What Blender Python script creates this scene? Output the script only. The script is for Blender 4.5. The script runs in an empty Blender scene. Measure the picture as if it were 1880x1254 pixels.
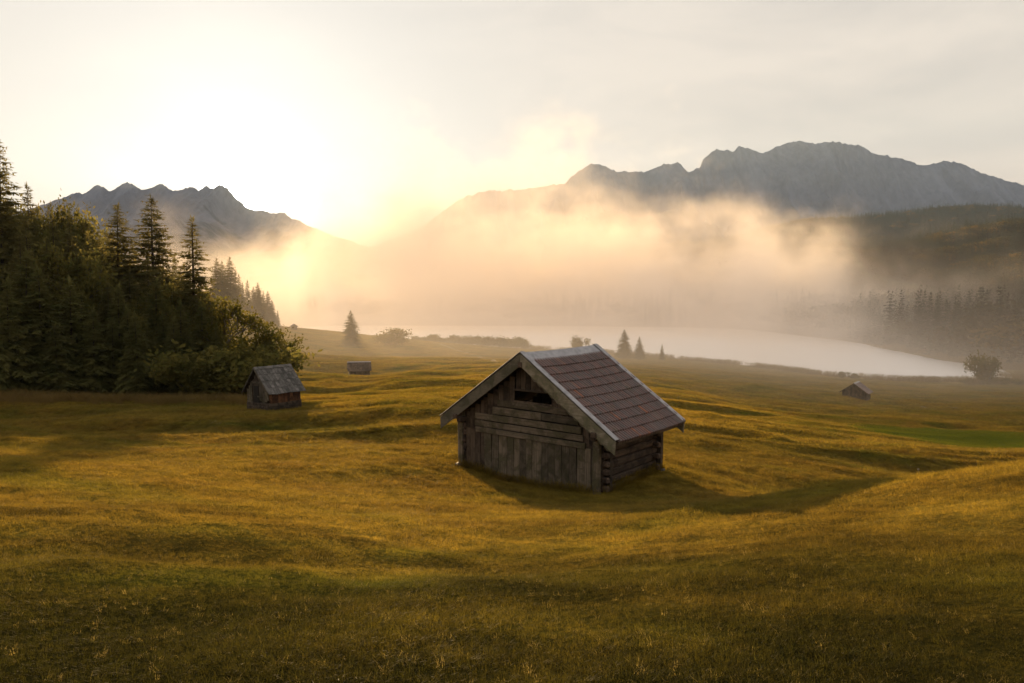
import bpy, bmesh, math, random
import numpy as np
from mathutils import Vector, Matrix

R = math.radians
random.seed(7)
rng = np.random.default_rng(7)
sc = bpy.context.scene
COL = sc.collection

# ------------------------------------------------------------------ camera
F, HX, HY, HORIZON = 1400.0, 940.0, 627.0, 545.0
ZC = 26.0
PITCH = math.atan((HY - HORIZON) / F)
cam_d = bpy.data.cameras.new('camera')
cam = bpy.data.objects.new('camera', cam_d); COL.objects.link(cam)
cam_d.sensor_width = 36.0
cam_d.lens = F / 1880 * 36
cam_d.clip_start = 0.1
cam_d.clip_end = 60000
cam.location = (0, 0, ZC)
cam.rotation_euler = (R(90) - PITCH, 0, 0)
sc.camera = cam

# ------------------------------------------------------------------ sky, sun, exposure
SUN_EL, SUN_AZ = R(7.35), R(-19.4)          # azimuth measured from +Y towards +X
SUN_DIR = Vector((math.sin(SUN_AZ) * math.cos(SUN_EL), math.cos(SUN_AZ) * math.cos(SUN_EL), math.sin(SUN_EL)))
world = bpy.data.worlds.new('World'); sc.world = world; world.use_nodes = True
wn, wl = world.node_tree.nodes, world.node_tree.links
wn.clear()
def N(nodes, t, **kw):
    n = nodes.new(t)
    for k, v in kw.items():
        setattr(n, k, v)
    return n
def math_node(nodes, links, op, a, b=None, c=None, clamp=False):
    n = nodes.new('ShaderNodeMath'); n.operation = op; n.use_clamp = clamp
    for i, v in enumerate((a, b, c)):
        if v is None: continue
        if isinstance(v, (int, float)): n.inputs[i].default_value = v
        else: links.new(v, n.inputs[i])
    return n.outputs[0]
def mix_col(nodes, links, fac, a, b, blend='MIX'):
    n = nodes.new('ShaderNodeMix'); n.data_type = 'RGBA'; n.blend_type = blend
    for idx, v in ((0, fac), (6, a), (7, b)):
        if isinstance(v, (int, float)): n.inputs[idx].default_value = v
        elif isinstance(v, tuple): n.inputs[idx].default_value = (*v, 1)
        else: links.new(v, n.inputs[idx])
    return n.outputs[2]
def ramp(nodes, links, fac, stops, interp='LINEAR'):
    n = nodes.new('ShaderNodeValToRGB'); n.color_ramp.interpolation = interp
    el = n.color_ramp.elements
    while len(el) < len(stops): el.new(0.5)
    for e, (p, c) in zip(el, stops):
        e.position = p
        e.color = (*c, 1) if isinstance(c, tuple) else (c, c, c, 1)
    links.new(fac, n.inputs[0])
    return n.outputs[0]

SKY_STRENGTH = 0.058
sky = N(wn, 'ShaderNodeTexSky', sky_type='NISHITA', sun_disc=False)
sky.sun_elevation = SUN_EL; sky.sun_rotation = SUN_AZ
sky.air_density = 1.0; sky.dust_density = 2.0; sky.ozone_density = 1.0; sky.altitude = 900
tc = N(wn, 'ShaderNodeTexCoord')
dotn = N(wn, 'ShaderNodeVectorMath', operation='DOT_PRODUCT')
wl.new(tc.outputs['Generated'], dotn.inputs[0]); dotn.inputs[1].default_value = SUN_DIR
dt = math_node(wn, wl, 'MAXIMUM', dotn.outputs['Value'], 0.0)
# thin high cloud veil: soft streaks, brightening round the sun the way thin cloud does
mp = N(wn, 'ShaderNodeMapping'); wl.new(tc.outputs['Generated'], mp.inputs['Vector'])
mp.inputs['Scale'].default_value = (1.6, 1.2, 5.5); mp.inputs['Rotation'].default_value = (0, R(12), 0)
nz = N(wn, 'ShaderNodeTexNoise'); nz.inputs['Scale'].default_value = 1.9
nz.inputs['Detail'].default_value = 7; nz.inputs['Roughness'].default_value = 0.55; nz.inputs['Distortion'].default_value = 0.6
wl.new(mp.outputs[0], nz.inputs['Vector'])
streak = ramp(wn, wl, nz.outputs['Fac'], [(0.36, 0.0), (0.60, 1.0)])
aur_w = math_node(wn, wl, 'POWER', dt, 9.0)
aur_n = math_node(wn, wl, 'POWER', dt, 80.0)
aur_d = math_node(wn, wl, 'POWER', dt, 2600.0)
veil_b = math_node(wn, wl, 'ADD', math_node(wn, wl, 'MULTIPLY', aur_w, 0.45), 2.85)
veil_b = math_node(wn, wl, 'ADD', veil_b, math_node(wn, wl, 'MULTIPLY', aur_n, 1.1))
veil_b = math_node(wn, wl, 'ADD', veil_b, math_node(wn, wl, 'MULTIPLY', aur_d, 60.0))
veil_c = mix_col(wn, wl, streak, (0.84, 0.82, 0.80), (1.07, 1.03, 0.98))
sepw = N(wn, 'ShaderNodeSeparateXYZ'); wl.new(tc.outputs['Generated'], sepw.inputs[0])
warm = ramp(wn, wl, sepw.outputs['Z'], [(0.06, (1.08, 0.88, 0.70)), (0.17, (1.05, 0.94, 0.84)), (0.36, (1.0, 0.93, 0.86)), (0.8, (0.90, 0.90, 0.92))])
veil_c = mix_col(wn, wl, 1.0, veil_c, warm, 'MULTIPLY')
veil_c = mix_col(wn, wl, math_node(wn, wl, 'MULTIPLY', math_node(wn, wl, 'POWER', dt, 22.0), 1.25, None, True), veil_c, (1.0, 0.975, 0.93))
vm = N(wn, 'ShaderNodeVectorMath', operation='SCALE'); wl.new(veil_c, vm.inputs[0]); wl.new(veil_b, vm.inputs['Scale'])
cover = math_node(wn, wl, 'ADD', math_node(wn, wl, 'MULTIPLY', streak, 0.04), 0.93, clamp=True)
skycol = mix_col(wn, wl, cover, sky.outputs[0], vm.outputs[0])
bg = N(wn, 'ShaderNodeBackground'); wl.new(skycol, bg.inputs['Color']); bg.inputs['Strength'].default_value = SKY_STRENGTH
wo = N(wn, 'ShaderNodeOutputWorld'); wl.new(bg.outputs[0], wo.inputs['Surface'])
world.cycles.sampling_method = 'MANUAL'; world.cycles.sample_map_resolution = 512

sun_d = bpy.data.lights.new('sun', 'SUN'); sun_d.energy = 5.0; sun_d.angle = R(0.53); sun_d.color = (1.0, 0.68, 0.34)
sun = bpy.data.objects.new('sun', sun_d); COL.objects.link(sun)
sun.location = (-300, 900, 400)
sun.rotation_euler = SUN_DIR.to_track_quat('Z', 'Y').to_euler()

vs = sc.view_settings
sc.display_settings.display_device = 'sRGB'
vs.view_transform = 'Standard'; vs.look = 'None'; vs.gamma = 1.0; vs.use_curve_mapping = False
vs.exposure = 2.12
cy = sc.cycles
cy.use_denoising = True
try: cy.denoiser = 'OPENIMAGEDENOISE'
except Exception: pass
cy.max_bounces = 8; cy.diffuse_bounces = 2; cy.glossy_bounces = 2; cy.transmission_bounces = 3
cy.transparent_max_bounces = 8; cy.volume_bounces = 4
cy.volume_step_rate = 1.0; cy.volume_max_steps = 128
cy.sample_clamp_indirect = 4.0
cy.use_adaptive_sampling = False

# ------------------------------------------------------------------ picture <-> place
SP, CP = math.sin(PITCH), math.cos(PITCH)
def at(px, py, d):
    """the point d metres in front of the viewpoint that a sight line at (px, py) meets"""
    a, b = (px - HX) / F, (HY - py) / F
    v = Vector((a, CP + b * SP, -SP + b * CP))
    return Vector((0, 0, ZC)) + v * (d / v.y)

# ------------------------------------------------------------------ noise
def _hash(ix, iy, seed):
    h = (ix.astype(np.int64) * 374761393 + iy.astype(np.int64) * 668265263 + seed * 1442695041) & 0xFFFFFFFF
    h = ((h ^ (h >> 13)) * 1274126177) & 0xFFFFFFFF
    h = (h ^ (h >> 16)) & 0xFFFF
    return h / 65535.0
def vnoise(x, y, seed=0):
    ix, iy = np.floor(x), np.floor(y)
    fx, fy = x - ix, y - iy
    sx, sy = fx * fx * fx * (fx * (fx * 6 - 15) + 10), fy * fy * fy * (fy * (fy * 6 - 15) + 10)
    a, b = _hash(ix, iy, seed), _hash(ix + 1, iy, seed)
    c, d = _hash(ix, iy + 1, seed), _hash(ix + 1, iy + 1, seed)
    return (a + (b - a) * sx) * (1 - sy) + (c + (d - c) * sx) * sy - 0.5
def fbm(x, y, octaves=4, seed=0, gain=0.5):
    out, amp = 0, 1.0
    for o in range(octaves):
        out = out + amp * vnoise(x * 2 ** o + 17.3 * o, y * 2 ** o - 9.1 * o, seed + o)
        amp *= gain
    return out

# ------------------------------------------------------------------ terrain height
def smooth(a, b, v):
    t = np.clip((v - a) / (b - a), 0, 1)
    return t * t * (3 - 2 * t)
TIES = []
def tie(px, py, d):
    p = at(px, py, d); TIES.append((p.x, p.y, p.z))
def tied(px, drop, d):
    p = at(px, 600, d); TIES.append((p.x, p.y, ZC - drop))
for x in (-8, -4, 0, 4, 8): TIES.append((x, -4, ZC - 1.45 + abs(x) * 0.01)); TIES.append((x, 0, ZC - 1.6))
for px in (-300, 0, 470, 940, 1400, 1880, 2180): tied(px, 1.64, 3.2)
for px, rows in {
    940: [(1081, 6), (1005, 10), (948, 16), (875, 24), (655, 230)],
    -100: [(1047, 6), (923, 10), (839, 20), (786, 40), (722, 72)],
    470: [(1062, 6), (958, 10), (867, 20), (804, 40)],
    1100: [(1000, 10), (944, 16), (908, 21)],
    850: [(858, 24.2)], 1205: [(857, 24.3)],
    1400: [(1047, 6), (968, 10), (926, 14), (918, 18), (905, 24), (860, 32), (815, 45)],
    1680: [(1030, 6), (940, 10), (888, 14)],
    1880: [(1012, 6), (902, 10), (855, 14), (825, 70), (765, 110), (730, 160), (703, 226)],
    1300: [(850, 32), (800, 50), (757, 80), (722, 120), (690, 180)],
    760: [(830, 27), (762, 45), (722, 75), (692, 110), (662, 170), (631, 270)],
    600: [(722, 95), (692, 140), (651, 220), (607, 330)],
    500: [(752, 60)], 653: [(690, 140)], 1565: [(736, 140)],
    100: [(720, 78)], 300: [(728, 80), (575, 250)], 430: [(745, 62), (600, 250)], 520: [(604, 300)], 380: [(692, 100)],
    0: [(560, 170), (650, 112), (525, 400)], 200: [(600, 140)], -400: [(700, 70), (520, 150)],
}.items():
    for py, d in rows: tie(px, py, d)
for px, drop, d in [(1680, 6.4, 24), (1680, 9.9, 45), (1680, 13.5, 70), (1880, 5.2, 20), (1880, 8.2, 30), (1880, 11.2, 50),
                    (2200, 2.6, 14), (2300, 5.0, 24), (2300, 10, 60), (2300, 19, 140),
                    (1300, 25.6, 300), (1565, 25.6, 241), (1880, 25.8, 236), (1720, 25.8, 232), (1430, 25.7, 270), (970, 25.4, 375), (850, 24.6, 380),
                    (600, 25, 440), (740, 25.5, 430), (740, 29, 540), (600, 29, 560), (450, 25, 560),
                    (1000, 29, 500), (1200, 29, 450), (1200, 29, 580), (1300, 29, 400), (1450, 29, 370), (1600, 28.6, 310), (1720, 28, 270),
                    (1000, 24.6, 700), (1300, 24.8, 660), (740, 24, 720), (500, 22, 720), (1450, 25, 560), (1600, 25, 440), (1750, 25.2, 320), (1900, 25.2, 268), (2200, 24, 260),
                    (1450, 15, 740), (1630, 12, 620), (1640, 6, 700), (1800, 15, 480), (1950, 8, 450), (1950, -20, 700),
                    (2000, -95, 1100), (1880, -86, 1100), (1600, -66, 1100), (1340, -56, 1100), (1000, -34, 1100), (700, -14, 1100), (300, 8, 1000), (300, 6, 500), (430, 20, 480), (0, -20, 1000),
                    (2200, -60, 1900), (1600, -30, 1700), (1000, -20, 1700), (400, -30, 1700),
                    (2100, -260, 2600), (1880, -272, 2500), (1700, -268, 2500), (1500, -226, 2500), (1350, -180, 2500), (1000, -90, 2500), (500, -60, 2500),
                    (2100, -120, 3600), (940, -80, 3600), (0, -90, 3600), (-600, -120, 2500), (-600, -40, 900), (-600, -8, 300),
                    (2400, -150, 10000), (940, -150, 10000), (-600, -150, 10000), (940, -100, 6000)]:
    tied(px, drop, d)
T = np.array(TIES)
def uv_of(x, y):
    return np.stack([1.25 * x / (y + 8.0), np.log(np.maximum(y, -6.5) + 8.0)], -1)
TU = uv_of(T[:, 0], T[:, 1]); TQ = (ZC - T[:, 2]) / (T[:, 1] + 8.0)
def _k(r2): return np.where(r2 > 1e-12, 0.5 * r2 * np.log(np.maximum(r2, 1e-12)), 0.0)
n_t = len(T)
K = _k(((TU[:, None] - TU[None]) ** 2).sum(-1)) + 4e-4 * np.eye(n_t)
P = np.concatenate([np.ones((n_t, 1)), TU], 1)
A = np.block([[K, P], [P.T, np.zeros((3, 3))]])
W = np.linalg.solve(A, np.concatenate([TQ, np.zeros(3)]))
def height(x, y, detail=True):
    x, y = np.atleast_1d(np.asarray(x, float)), np.atleast_1d(np.asarray(y, float))
    out = np.empty(x.shape)
    fx, fy, fo = x.ravel(), y.ravel(), np.empty(x.size)
    for s in range(0, fx.size, 40000):
        U = uv_of(fx[s:s + 40000], fy[s:s + 40000])
        r2 = ((U[:, None] - TU[None]) ** 2).sum(-1)
        q = _k(r2) @ W[:n_t] + W[n_t] + U @ W[n_t + 1:]
        fo[s:s + 40000] = ZC - q * (fy[s:s + 40000] + 8.0)
    out = fo.reshape(x.shape)
    if detail:
        hut = (1 - np.exp(-((x - 1.8) ** 2 + (y - 23.6) ** 2) / 16.0)) * (1 - np.exp(-((x + 19) ** 2 + (y - 60) ** 2) / 30.0)) * (1 - 0.8 * np.exp(-((x - 48) ** 2 + (y - 76) ** 2) / 260.0))
        mid = smooth(17, 34, y) * (1 - smooth(150, 260, y)) * hut
        wx, wy = x + 6 * vnoise(x / 14, y / 14, 5), y + 5 * vnoise(x / 11, y / 11, 6)
        rr = 1 - 2.2 * np.abs(vnoise(wx / 11.0, wy / 6.0, 11))
        out = out + mid * (0.62 * (rr - 0.45) + 0.75 * fbm(wx / 18, wy / 10, 2, 23) + 0.16 * fbm(x / 3.2, y / 2.2, 2, 31))
        near = 1 - smooth(30, 60, y)
        out = out + near * hut * (0.10 * fbm(x / 1.7, y / 1.5, 3, 41) + 0.22 * fbm(x / 5.5, y / 4.5, 2, 47) * smooth(3, 9, y))
        far = smooth(700, 1200, y)
        out = out + far * 22 * fbm(x / 240, y / 240, 4, 61)
    return out
def hz(x, y): return float(height(x, y)[0])
def ground_at(px, py, lo=3.0, hi=700.0):
    """walk a sight line until it meets the ground"""
    ds = np.exp(np.linspace(math.log(lo), math.log(hi), 900))
    p0 = at(px, py, 1.0)
    v = (p0 - Vector((0, 0, ZC)))
    h = height(v.x * ds, ds)
    k = np.nonzero(ZC + v.z * ds < h)[0]
    d = ds[k[0]] if len(k) else hi
    return Vector((v.x * d, d, hz(v.x * d, d)))
def spot(px, d):
    v = at(px, 600, d)
    return Vector((v.x, d, hz(v.x, d)))

# ------------------------------------------------------------------ object helpers
def tag(o, label=None, cat=None, group=None, kind=None):
    if label: o['label'] = label
    if cat: o['category'] = cat
    if group: o['group'] = group
    if kind: o['kind'] = kind
    return o
def empty(name, loc=(0, 0, 0), rz=0.0):
    o = bpy.data.objects.new(name, None); COL.objects.link(o)
    o.location = loc; o.rotation_euler = (0, 0, rz); o.empty_display_size = 0.3
    return o
def link(name, me, mat=None, parent=None, loc=None):
    o = bpy.data.objects.new(name, me); COL.objects.link(o)
    if mat is not None and not me.materials: me.materials.append(mat)
    if parent is not None: o.parent = parent
    if loc is not None: o.location = loc
    return o
def mesh_from(name, verts, faces, smooth_shade=False):
    me = bpy.data.meshes.new(name)
    verts = np.asarray(verts, dtype=np.float32)
    faces = np.asarray(faces, dtype=np.int32)
    me.vertices.add(len(verts)); me.vertices.foreach_set('co', verts.ravel())
    k = faces.shape[1]
    me.loops.add(faces.size); me.loops.foreach_set('vertex_index', faces.ravel())
    me.polygons.add(len(faces))
    me.polygons.foreach_set('loop_start', np.arange(0, faces.size, k, dtype=np.int32))
    me.polygons.foreach_set('use_smooth', np.full(len(faces), smooth_shade, dtype=bool))
    me.update(calc_edges=True); me.validate()
    return me
def grid_faces(nr, nc):
    i = np.arange((nr - 1) * (nc - 1)); r, c = i // (nc - 1), i % (nc - 1)
    a = r * nc + c
    return np.stack([a, a + 1, a + nc + 1, a + nc], -1)
def box_mesh(name, sx, sy, sz, bevel=0.006, taper=0.0, jit=0.0):
    """box centred in x and y, standing on z = 0, worn edges"""
    bm = bmesh.new(); bmesh.ops.create_cube(bm, size=1)
    for v in bm.verts:
        t = 1 - taper * (v.co.z + 0.5)
        v.co = Vector((v.co.x * sx * t, v.co.y * sy, (v.co.z + 0.5) * sz))
        if jit: v.co += Vector([random.uniform(-jit, jit) for _ in range(3)])
    if bevel: bmesh.ops.bevel(bm, geom=bm.edges[:], offset=bevel, segments=1, affect='EDGES')
    me = bpy.data.meshes.new(name); bm.to_mesh(me); bm.free()
    return me
def poly_prism(name, pts, depth, bevel=0.0):
    """outline in x,z pushed along +y"""
    bm = bmesh.new()
    f = bm.faces.new([bm.verts.new((x, 0, z)) for x, z in pts])
    r = bmesh.ops.extrude_face_region(bm, geom=[f])
    for v in [g for g in r['geom'] if isinstance(g, bmesh.types.BMVert)]: v.co.y += depth
    bmesh.ops.recalc_face_normals(bm, faces=bm.faces[:])
    if bevel: bmesh.ops.bevel(bm, geom=bm.edges[:], offset=bevel, segments=1, affect='EDGES')
    me = bpy.data.meshes.new(name); bm.to_mesh(me); bm.free()
    return me

# ------------------------------------------------------------------ materials
def new_mat(name):
    m = bpy.data.materials.new(name); m.use_nodes = True
    m.node_tree.nodes.clear()
    return m, m.node_tree.nodes, m.node_tree.links
def out_surface(n, l, shader):
    o = n.new('ShaderNodeOutputMaterial'); l.new(shader, o.inputs['Surface']); return o
def noise(n, l, vec, scale, detail=4, rough=0.55, dist=0.0, sc3=None):
    if sc3 is not None:
        m = n.new('ShaderNodeMapping'); l.new(vec, m.inputs['Vector']); m.inputs['Scale'].default_value = sc3; vec = m.outputs[0]
    t = n.new('ShaderNodeTexNoise'); l.new(vec, t.inputs['Vector'])
    t.inputs['Scale'].default_value = scale; t.inputs['Detail'].default_value = detail
    t.inputs['Roughness'].default_value = rough; t.inputs['Distortion'].default_value = dist
    return t.outputs['Fac']
def bump(n, l, h, strength, dist):
    b = n.new('ShaderNodeBump'); b.inputs['Strength'].default_value = strength; b.inputs['Distance'].default_value = dist
    l.new(h, b.inputs['Height']); return b.outputs[0]
def principled(n, l, col, rough=0.8, normal=None, spec=0.3, metal=0.0):
    p = n.new('ShaderNodeBsdfPrincipled')
    if isinstance(col, tuple): p.inputs['Base Color'].default_value = (*col, 1)
    else: l.new(col, p.inputs['Base Color'])
    if isinstance(rough, (int, float)): p.inputs['Roughness'].default_value = rough
    else: l.new(rough, p.inputs['Roughness'])
    p.inputs['Specular IOR Level'].default_value = spec; p.inputs['Metallic'].default_value = metal
    if normal is not None: l.new(normal, p.inputs['Normal'])
    return p.outputs[0]

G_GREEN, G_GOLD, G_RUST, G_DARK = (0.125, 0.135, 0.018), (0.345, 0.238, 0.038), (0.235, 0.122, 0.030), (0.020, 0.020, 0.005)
def meadow_colour(n, l):
    """patchy autumn meadow colour by position, foreground shade painted in, shared by ground and blades"""
    g = n.new('ShaderNodeNewGeometry'); pos = g.outputs['Position']
    a = noise(n, l, pos, 0.075, 4, 0.6, 0.8, (1, 1.5, 1))
    b = noise(n, l, pos, 0.42, 4, 0.6, 0.4)
    c = noise(n, l, pos, 2.3, 3, 0.6)
    s1 = ramp(n, l, a, [(0.32, 0.0), (0.55, 1.0)])
    s2 = ramp(n, l, b, [(0.40, 0.0), (0.66, 1.0)])
    s3 = ramp(n, l, c, [(0.38, 0.0), (0.68, 1.0)])
    col = mix_col(n, l, s1, G_GREEN, G_GOLD)
    col = mix_col(n, l, math_node(n, l, 'MULTIPLY', s2, 0.5), col, G_RUST)
    col = mix_col(n, l, math_node(n, l, 'MULTIPLY', s3, 0.5), col, G_DARK)
    sp = n.new('ShaderNodeSeparateXYZ'); l.new(pos, sp.inputs[0])
    near_shade = math_node(n, l, 'ADD', math_node(n, l, 'DIVIDE', math_node(n, l, 'SUBTRACT', 12.0, sp.outputs['Y']), 9.0), math_node(n, l, 'MULTIPLY', math_node(n, l, 'SUBTRACT', b, 0.5), 2.2), None, True)  # darkening painted in toward the viewpoint: partly darker turf, partly foreground shade
    col = mix_col(n, l, math_node(n, l, 'MULTIPLY', near_shade, 0.92), col, G_DARK)
    return col, pos

def mat_ground():
    m, n, l = new_mat('meadow_ground')
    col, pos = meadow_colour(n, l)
    fine = noise(n, l, pos, 9.0, 5, 0.7)
    col = mix_col(n, l, ramp(n, l, fine, [(0.3, 0.45), (0.7, 1.0)]), (0.020, 0.018, 0.006), col)
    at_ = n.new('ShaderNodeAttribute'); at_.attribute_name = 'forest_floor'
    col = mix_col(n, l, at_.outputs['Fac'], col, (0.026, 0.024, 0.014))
    h1 = noise(n, l, pos, 1.6, 5, 0.7)
    nb = bump(n, l, math_node(n, l, 'ADD', h1, math_node(n, l, 'MULTIPLY', fine, 0.4)), 0.8, 0.22)
    d = n.new('ShaderNodeBsdfDiffuse'); l.new(col, d.inputs['Color']); l.new(nb, d.inputs['Normal']); d.inputs['Roughness'].default_value = 1
    out_surface(n, l, d.outputs[0]); return m
def mat_blade(name, tint=None, amount=0.0, trans=0.55):
    m, n, l = new_mat(name)
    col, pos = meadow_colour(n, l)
    oi = n.new('ShaderNodeObjectInfo')
    col = mix_col(n, l, math_node(n, l, 'MULTIPLY', oi.outputs['Random'], 0.4), col, (0.055, 0.060, 0.012))
    pale = ramp(n, l, oi.outputs['Random'], [(0.955, 0.0), (1.0, 0.7)])
    col = mix_col(n, l, pale, col, (0.34, 0.26, 0.10))
    if tint: col = mix_col(n, l, amount, col, tint)
    d = n.new('ShaderNodeBsdfDiffuse'); l.new(col, d.inputs['Color'])
    t = n.new('ShaderNodeBsdfTranslucent'); l.new(mix_col(n, l, 1.0, col, (1.15, 1.1, 0.8), 'MULTIPLY'), t.inputs['Color'])
    mx = n.new('ShaderNodeMixShader'); mx.inputs[0].default_value = trans
    l.new(d.outputs[0], mx.inputs[1]); l.new(t.outputs[0], mx.inputs[2])
    gl = n.new('ShaderNodeBsdfGlossy'); gl.inputs['Roughness'].default_value = 0.45; gl.inputs['Color'].default_value = (0.9, 0.9, 0.9, 1)
    m2 = n.new('ShaderNodeMixShader'); m2.inputs[0].default_value = 0.004
    l.new(mx.outputs[0], m2.inputs[1]); l.new(gl.outputs[0], m2.inputs[2])
    out_surface(n, l, m2.outputs[0]); return m
def mat_foliage(name, c1, c2, trans=0.35, c3=None):
    m, n, l = new_mat(name)
    g = n.new('ShaderNodeNewGeometry'); oi = n.new('ShaderNodeObjectInfo')
    f = noise(n, l, g.outputs['Position'], 0.9, 3, 0.6)
    col = mix_col(n, l, ramp(n, l, f, [(0.35, 0.0), (0.65, 1.0)]), c1, c2)
    if c3: col = mix_col(n, l, ramp(n, l, oi.outputs['Random'], [(0.62, 0.0), (0.95, 1.0)]), col, c3)
    col = mix_col(n, l, 1.0, col, ramp(n, l, oi.outputs['Random'], [(0.0, 0.75), (1.0, 1.2)]), 'MULTIPLY')
    d = n.new('ShaderNodeBsdfDiffuse'); l.new(col, d.inputs['Color'])
    t = n.new('ShaderNodeBsdfTranslucent'); l.new(col, t.inputs['Color'])
    mx = n.new('ShaderNodeMixShader'); mx.inputs[0].default_value = trans
    l.new(d.outputs[0], mx.inputs[1]); l.new(t.outputs[0], mx.inputs[2])
    out_surface(n, l, mx.outputs[0]); return m
def mat_bark(name, c=(0.07, 0.055, 0.04)):
    m, n, l = new_mat(name)
    t = n.new('ShaderNodeTexCoord')
    f = noise(n, l, t.outputs['Object'], 6.0, 4, 0.6, 0.3, (1, 1, 0.25))
    col = mix_col(n, l, f, tuple(v * 0.5 for v in c), tuple(v * 1.4 for v in c))
    out_surface(n, l, principled(n, l, col, 0.95, bump(n, l, f, 0.6, 0.05), 0.1)); return m
def mat_wood(name, dark, light, stain=None, axis=2, rough=0.85):
    m, n, l = new_mat(name)
    t = n.new('ShaderNodeTexCoord'); oi = n.new('ShaderNodeObjectInfo')
    off = n.new('ShaderNodeVectorMath'); off.operation = 'ADD'
    l.new(t.outputs['Object'], off.inputs[0])
    sh = n.new('ShaderNodeVectorMath'); sh.operation = 'SCALE'; sh.inputs[0].default_value = (37, 19, 53); l.new(oi.outputs['Random'], sh.inputs['Scale'])
    l.new(sh.outputs[0], off.inputs[1])
    s = [26.0, 26.0, 26.0]; s[axis] = 1.1
    grain = noise(n, l, off.outputs[0], 1.0, 5, 0.65, 0.5, tuple(s))
    blot = noise(n, l, off.outputs[0], 2.1, 5, 0.62, 0.6)
    fine = noise(n, l, off.outputs[0], 14.0, 4, 0.7)
    col = mix_col(n, l, ramp(n, l, grain, [(0.28, 0.0), (0.72, 1.0)]), dark, light)
    col = mix_col(n, l, ramp(n, l, blot, [(0.44, 0.0), (0.60, 0.9)]), col, tuple(v * 0.5 for v in dark))
    if stain: col = mix_col(n, l, ramp(n, l, math_node(n, l, 'MULTIPLY', math_node(n, l, 'ADD', blot, fine), 0.5), [(0.46, 0.0), (0.60, 0.7)]), col, stain)
    col = mix_col(n, l, 1.0, col, ramp(n, l, oi.outputs['Random'], [(0.0, 0.60), (1.0, 1.25)]), 'MULTIPLY')
    h = math_node(n, l, 'ADD', grain, math_node(n, l, 'MULTIPLY', fine, 0.3))
    out_surface(n, l, principled(n, l, col, rough, bump(n, l, h, 0.7, 0.012), 0.25)); return m
def mat_tile(name):
    m, n, l = new_mat(name)
    t = n.new('ShaderNodeTexCoord'); oi = n.new('ShaderNodeObjectInfo'); g = n.new('ShaderNodeNewGeometry')
    base = ramp(n, l, oi.outputs['Random'], [(0.0, (0.100, 0.064, 0.058)), (0.30, (0.150, 0.080, 0.068)), (0.55, (0.130, 0.096, 0.090)),
                                             (0.80, (0.160, 0.080, 0.066)), (0.93, (0.155, 0.110, 0.094)), (0.99, (0.26, 0.095, 0.050))])
    f = noise(n, l, g.outputs['Position'], 5.0, 5, 0.65, 0.3)
    f2 = noise(n, l, g.outputs['Position'], 26.0, 4, 0.7)
    col = mix_col(n, l, ramp(n, l, f, [(0.45, 0.0), (0.66, 0.7)]), base, (0.065, 0.062, 0.058))
    col = mix_col(n, l, ramp(n, l, f2, [(0.56, 0.0), (0.72, 0.65)]), col, (0.19, 0.175, 0.15))
    col = mix_col(n, l, ramp(n, l, noise(n, l, g.outputs['Position'], 3.1, 4, 0.7), [(0.58, 0.0), (0.74, 0.5)]), col, (0.075, 0.085, 0.030))
    out_surface(n, l, principled(n, l, col, 0.62, bump(n, l, f2, 0.5, 0.01), 0.45)); return m
def mat_metal(name, c=(0.36, 0.35, 0.36)):
    m, n, l = new_mat(name)
    g = n.new('ShaderNodeNewGeometry')
    f = noise(n, l, g.outputs['Position'], 4.0, 5, 0.65)
    col = mix_col(n, l, ramp(n, l, f, [(0.4, 0.0), (0.7, 1.0)]), c, tuple(v * 0.62 for v in c))
    rg = ramp(n, l, f, [(0.3, 0.42), (0.7, 0.65)])
    out_surface(n, l, principled(n, l, col, rg, bump(n, l, f, 0.15, 0.02), 0.5, 0.55)); return m
def mat_rock(name, rock, forest, zf, soft=120.0):
    m, n, l = new_mat(name)
    g = n.new('ShaderNodeNewGeometry'); pos = g.outputs['Position']
    sep = n.new('ShaderNodeSeparateXYZ'); l.new(pos, sep.inputs[0])
    f = noise(n, l, pos, 0.004, 8, 0.62, 0.4)
    f2 = noise(n, l, pos, 0.016, 6, 0.65, 0.3, (1.4, 1.0, 0.45))
    col = mix_col(n, l, ramp(n, l, f2, [(0.34, 0.0), (0.66, 1.0)]), tuple(v * 0.72 for v in rock), tuple(v * 1.15 for v in rock))
    hgt = math_node(n, l, 'ADD', sep.outputs['Z'], math_node(n, l, 'MULTIPLY', math_node(n, l, 'SUBTRACT', f, 0.5), 1500.0))
    k = math_node(n, l, 'DIVIDE', math_node(n, l, 'SUBTRACT', zf, hgt), soft, clamp=True)
    st = noise(n, l, pos, 1.0, 5, 0.6, 0.4, (0.0065, 0.0016, 0.0011))
    col = mix_col(n, l, ramp(n, l, st, [(0.50, 0.0), (0.68, 0.6)]), col, tuple(v * 1.6 for v in rock))
    k = math_node(n, l, 'MULTIPLY', k, ramp(n, l, st, [(0.50, 1.0), (0.66, 0.25)]))
    col = mix_col(n, l, k, col, forest)
    out_surface(n, l, principled(n, l, col, 0.95, bump(n, l, math_node(n, l, 'ADD', f, f2), 0.8, 18.0), 0.1)); return m
def mat_water():
    m, n, l = new_mat('lake_water')
    g = n.new('ShaderNodeNewGeometry')
    f = noise(n, l, g.outputs['Position'], 0.6, 3, 0.5, 0, (1, 2.2, 1))
    out_surface(n, l, principled(n, l, (0.86, 0.86, 0.87), 0.40, bump(n, l, f, 0.4, 0.15), 0.9, 0.62)); return m
def mat_plain(name, c, rough=0.8):
    m, n, l = new_mat(name)
    g = n.new('ShaderNodeNewGeometry')
    f = noise(n, l, g.outputs['Position'], 6.0, 4, 0.6)
    out_surface(n, l, principled(n, l, mix_col(n, l, f, tuple(v * 0.7 for v in c), tuple(v * 1.25 for v in c)), rough, bump(n, l, f, 0.3, 0.02), 0.2)); return m

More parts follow.
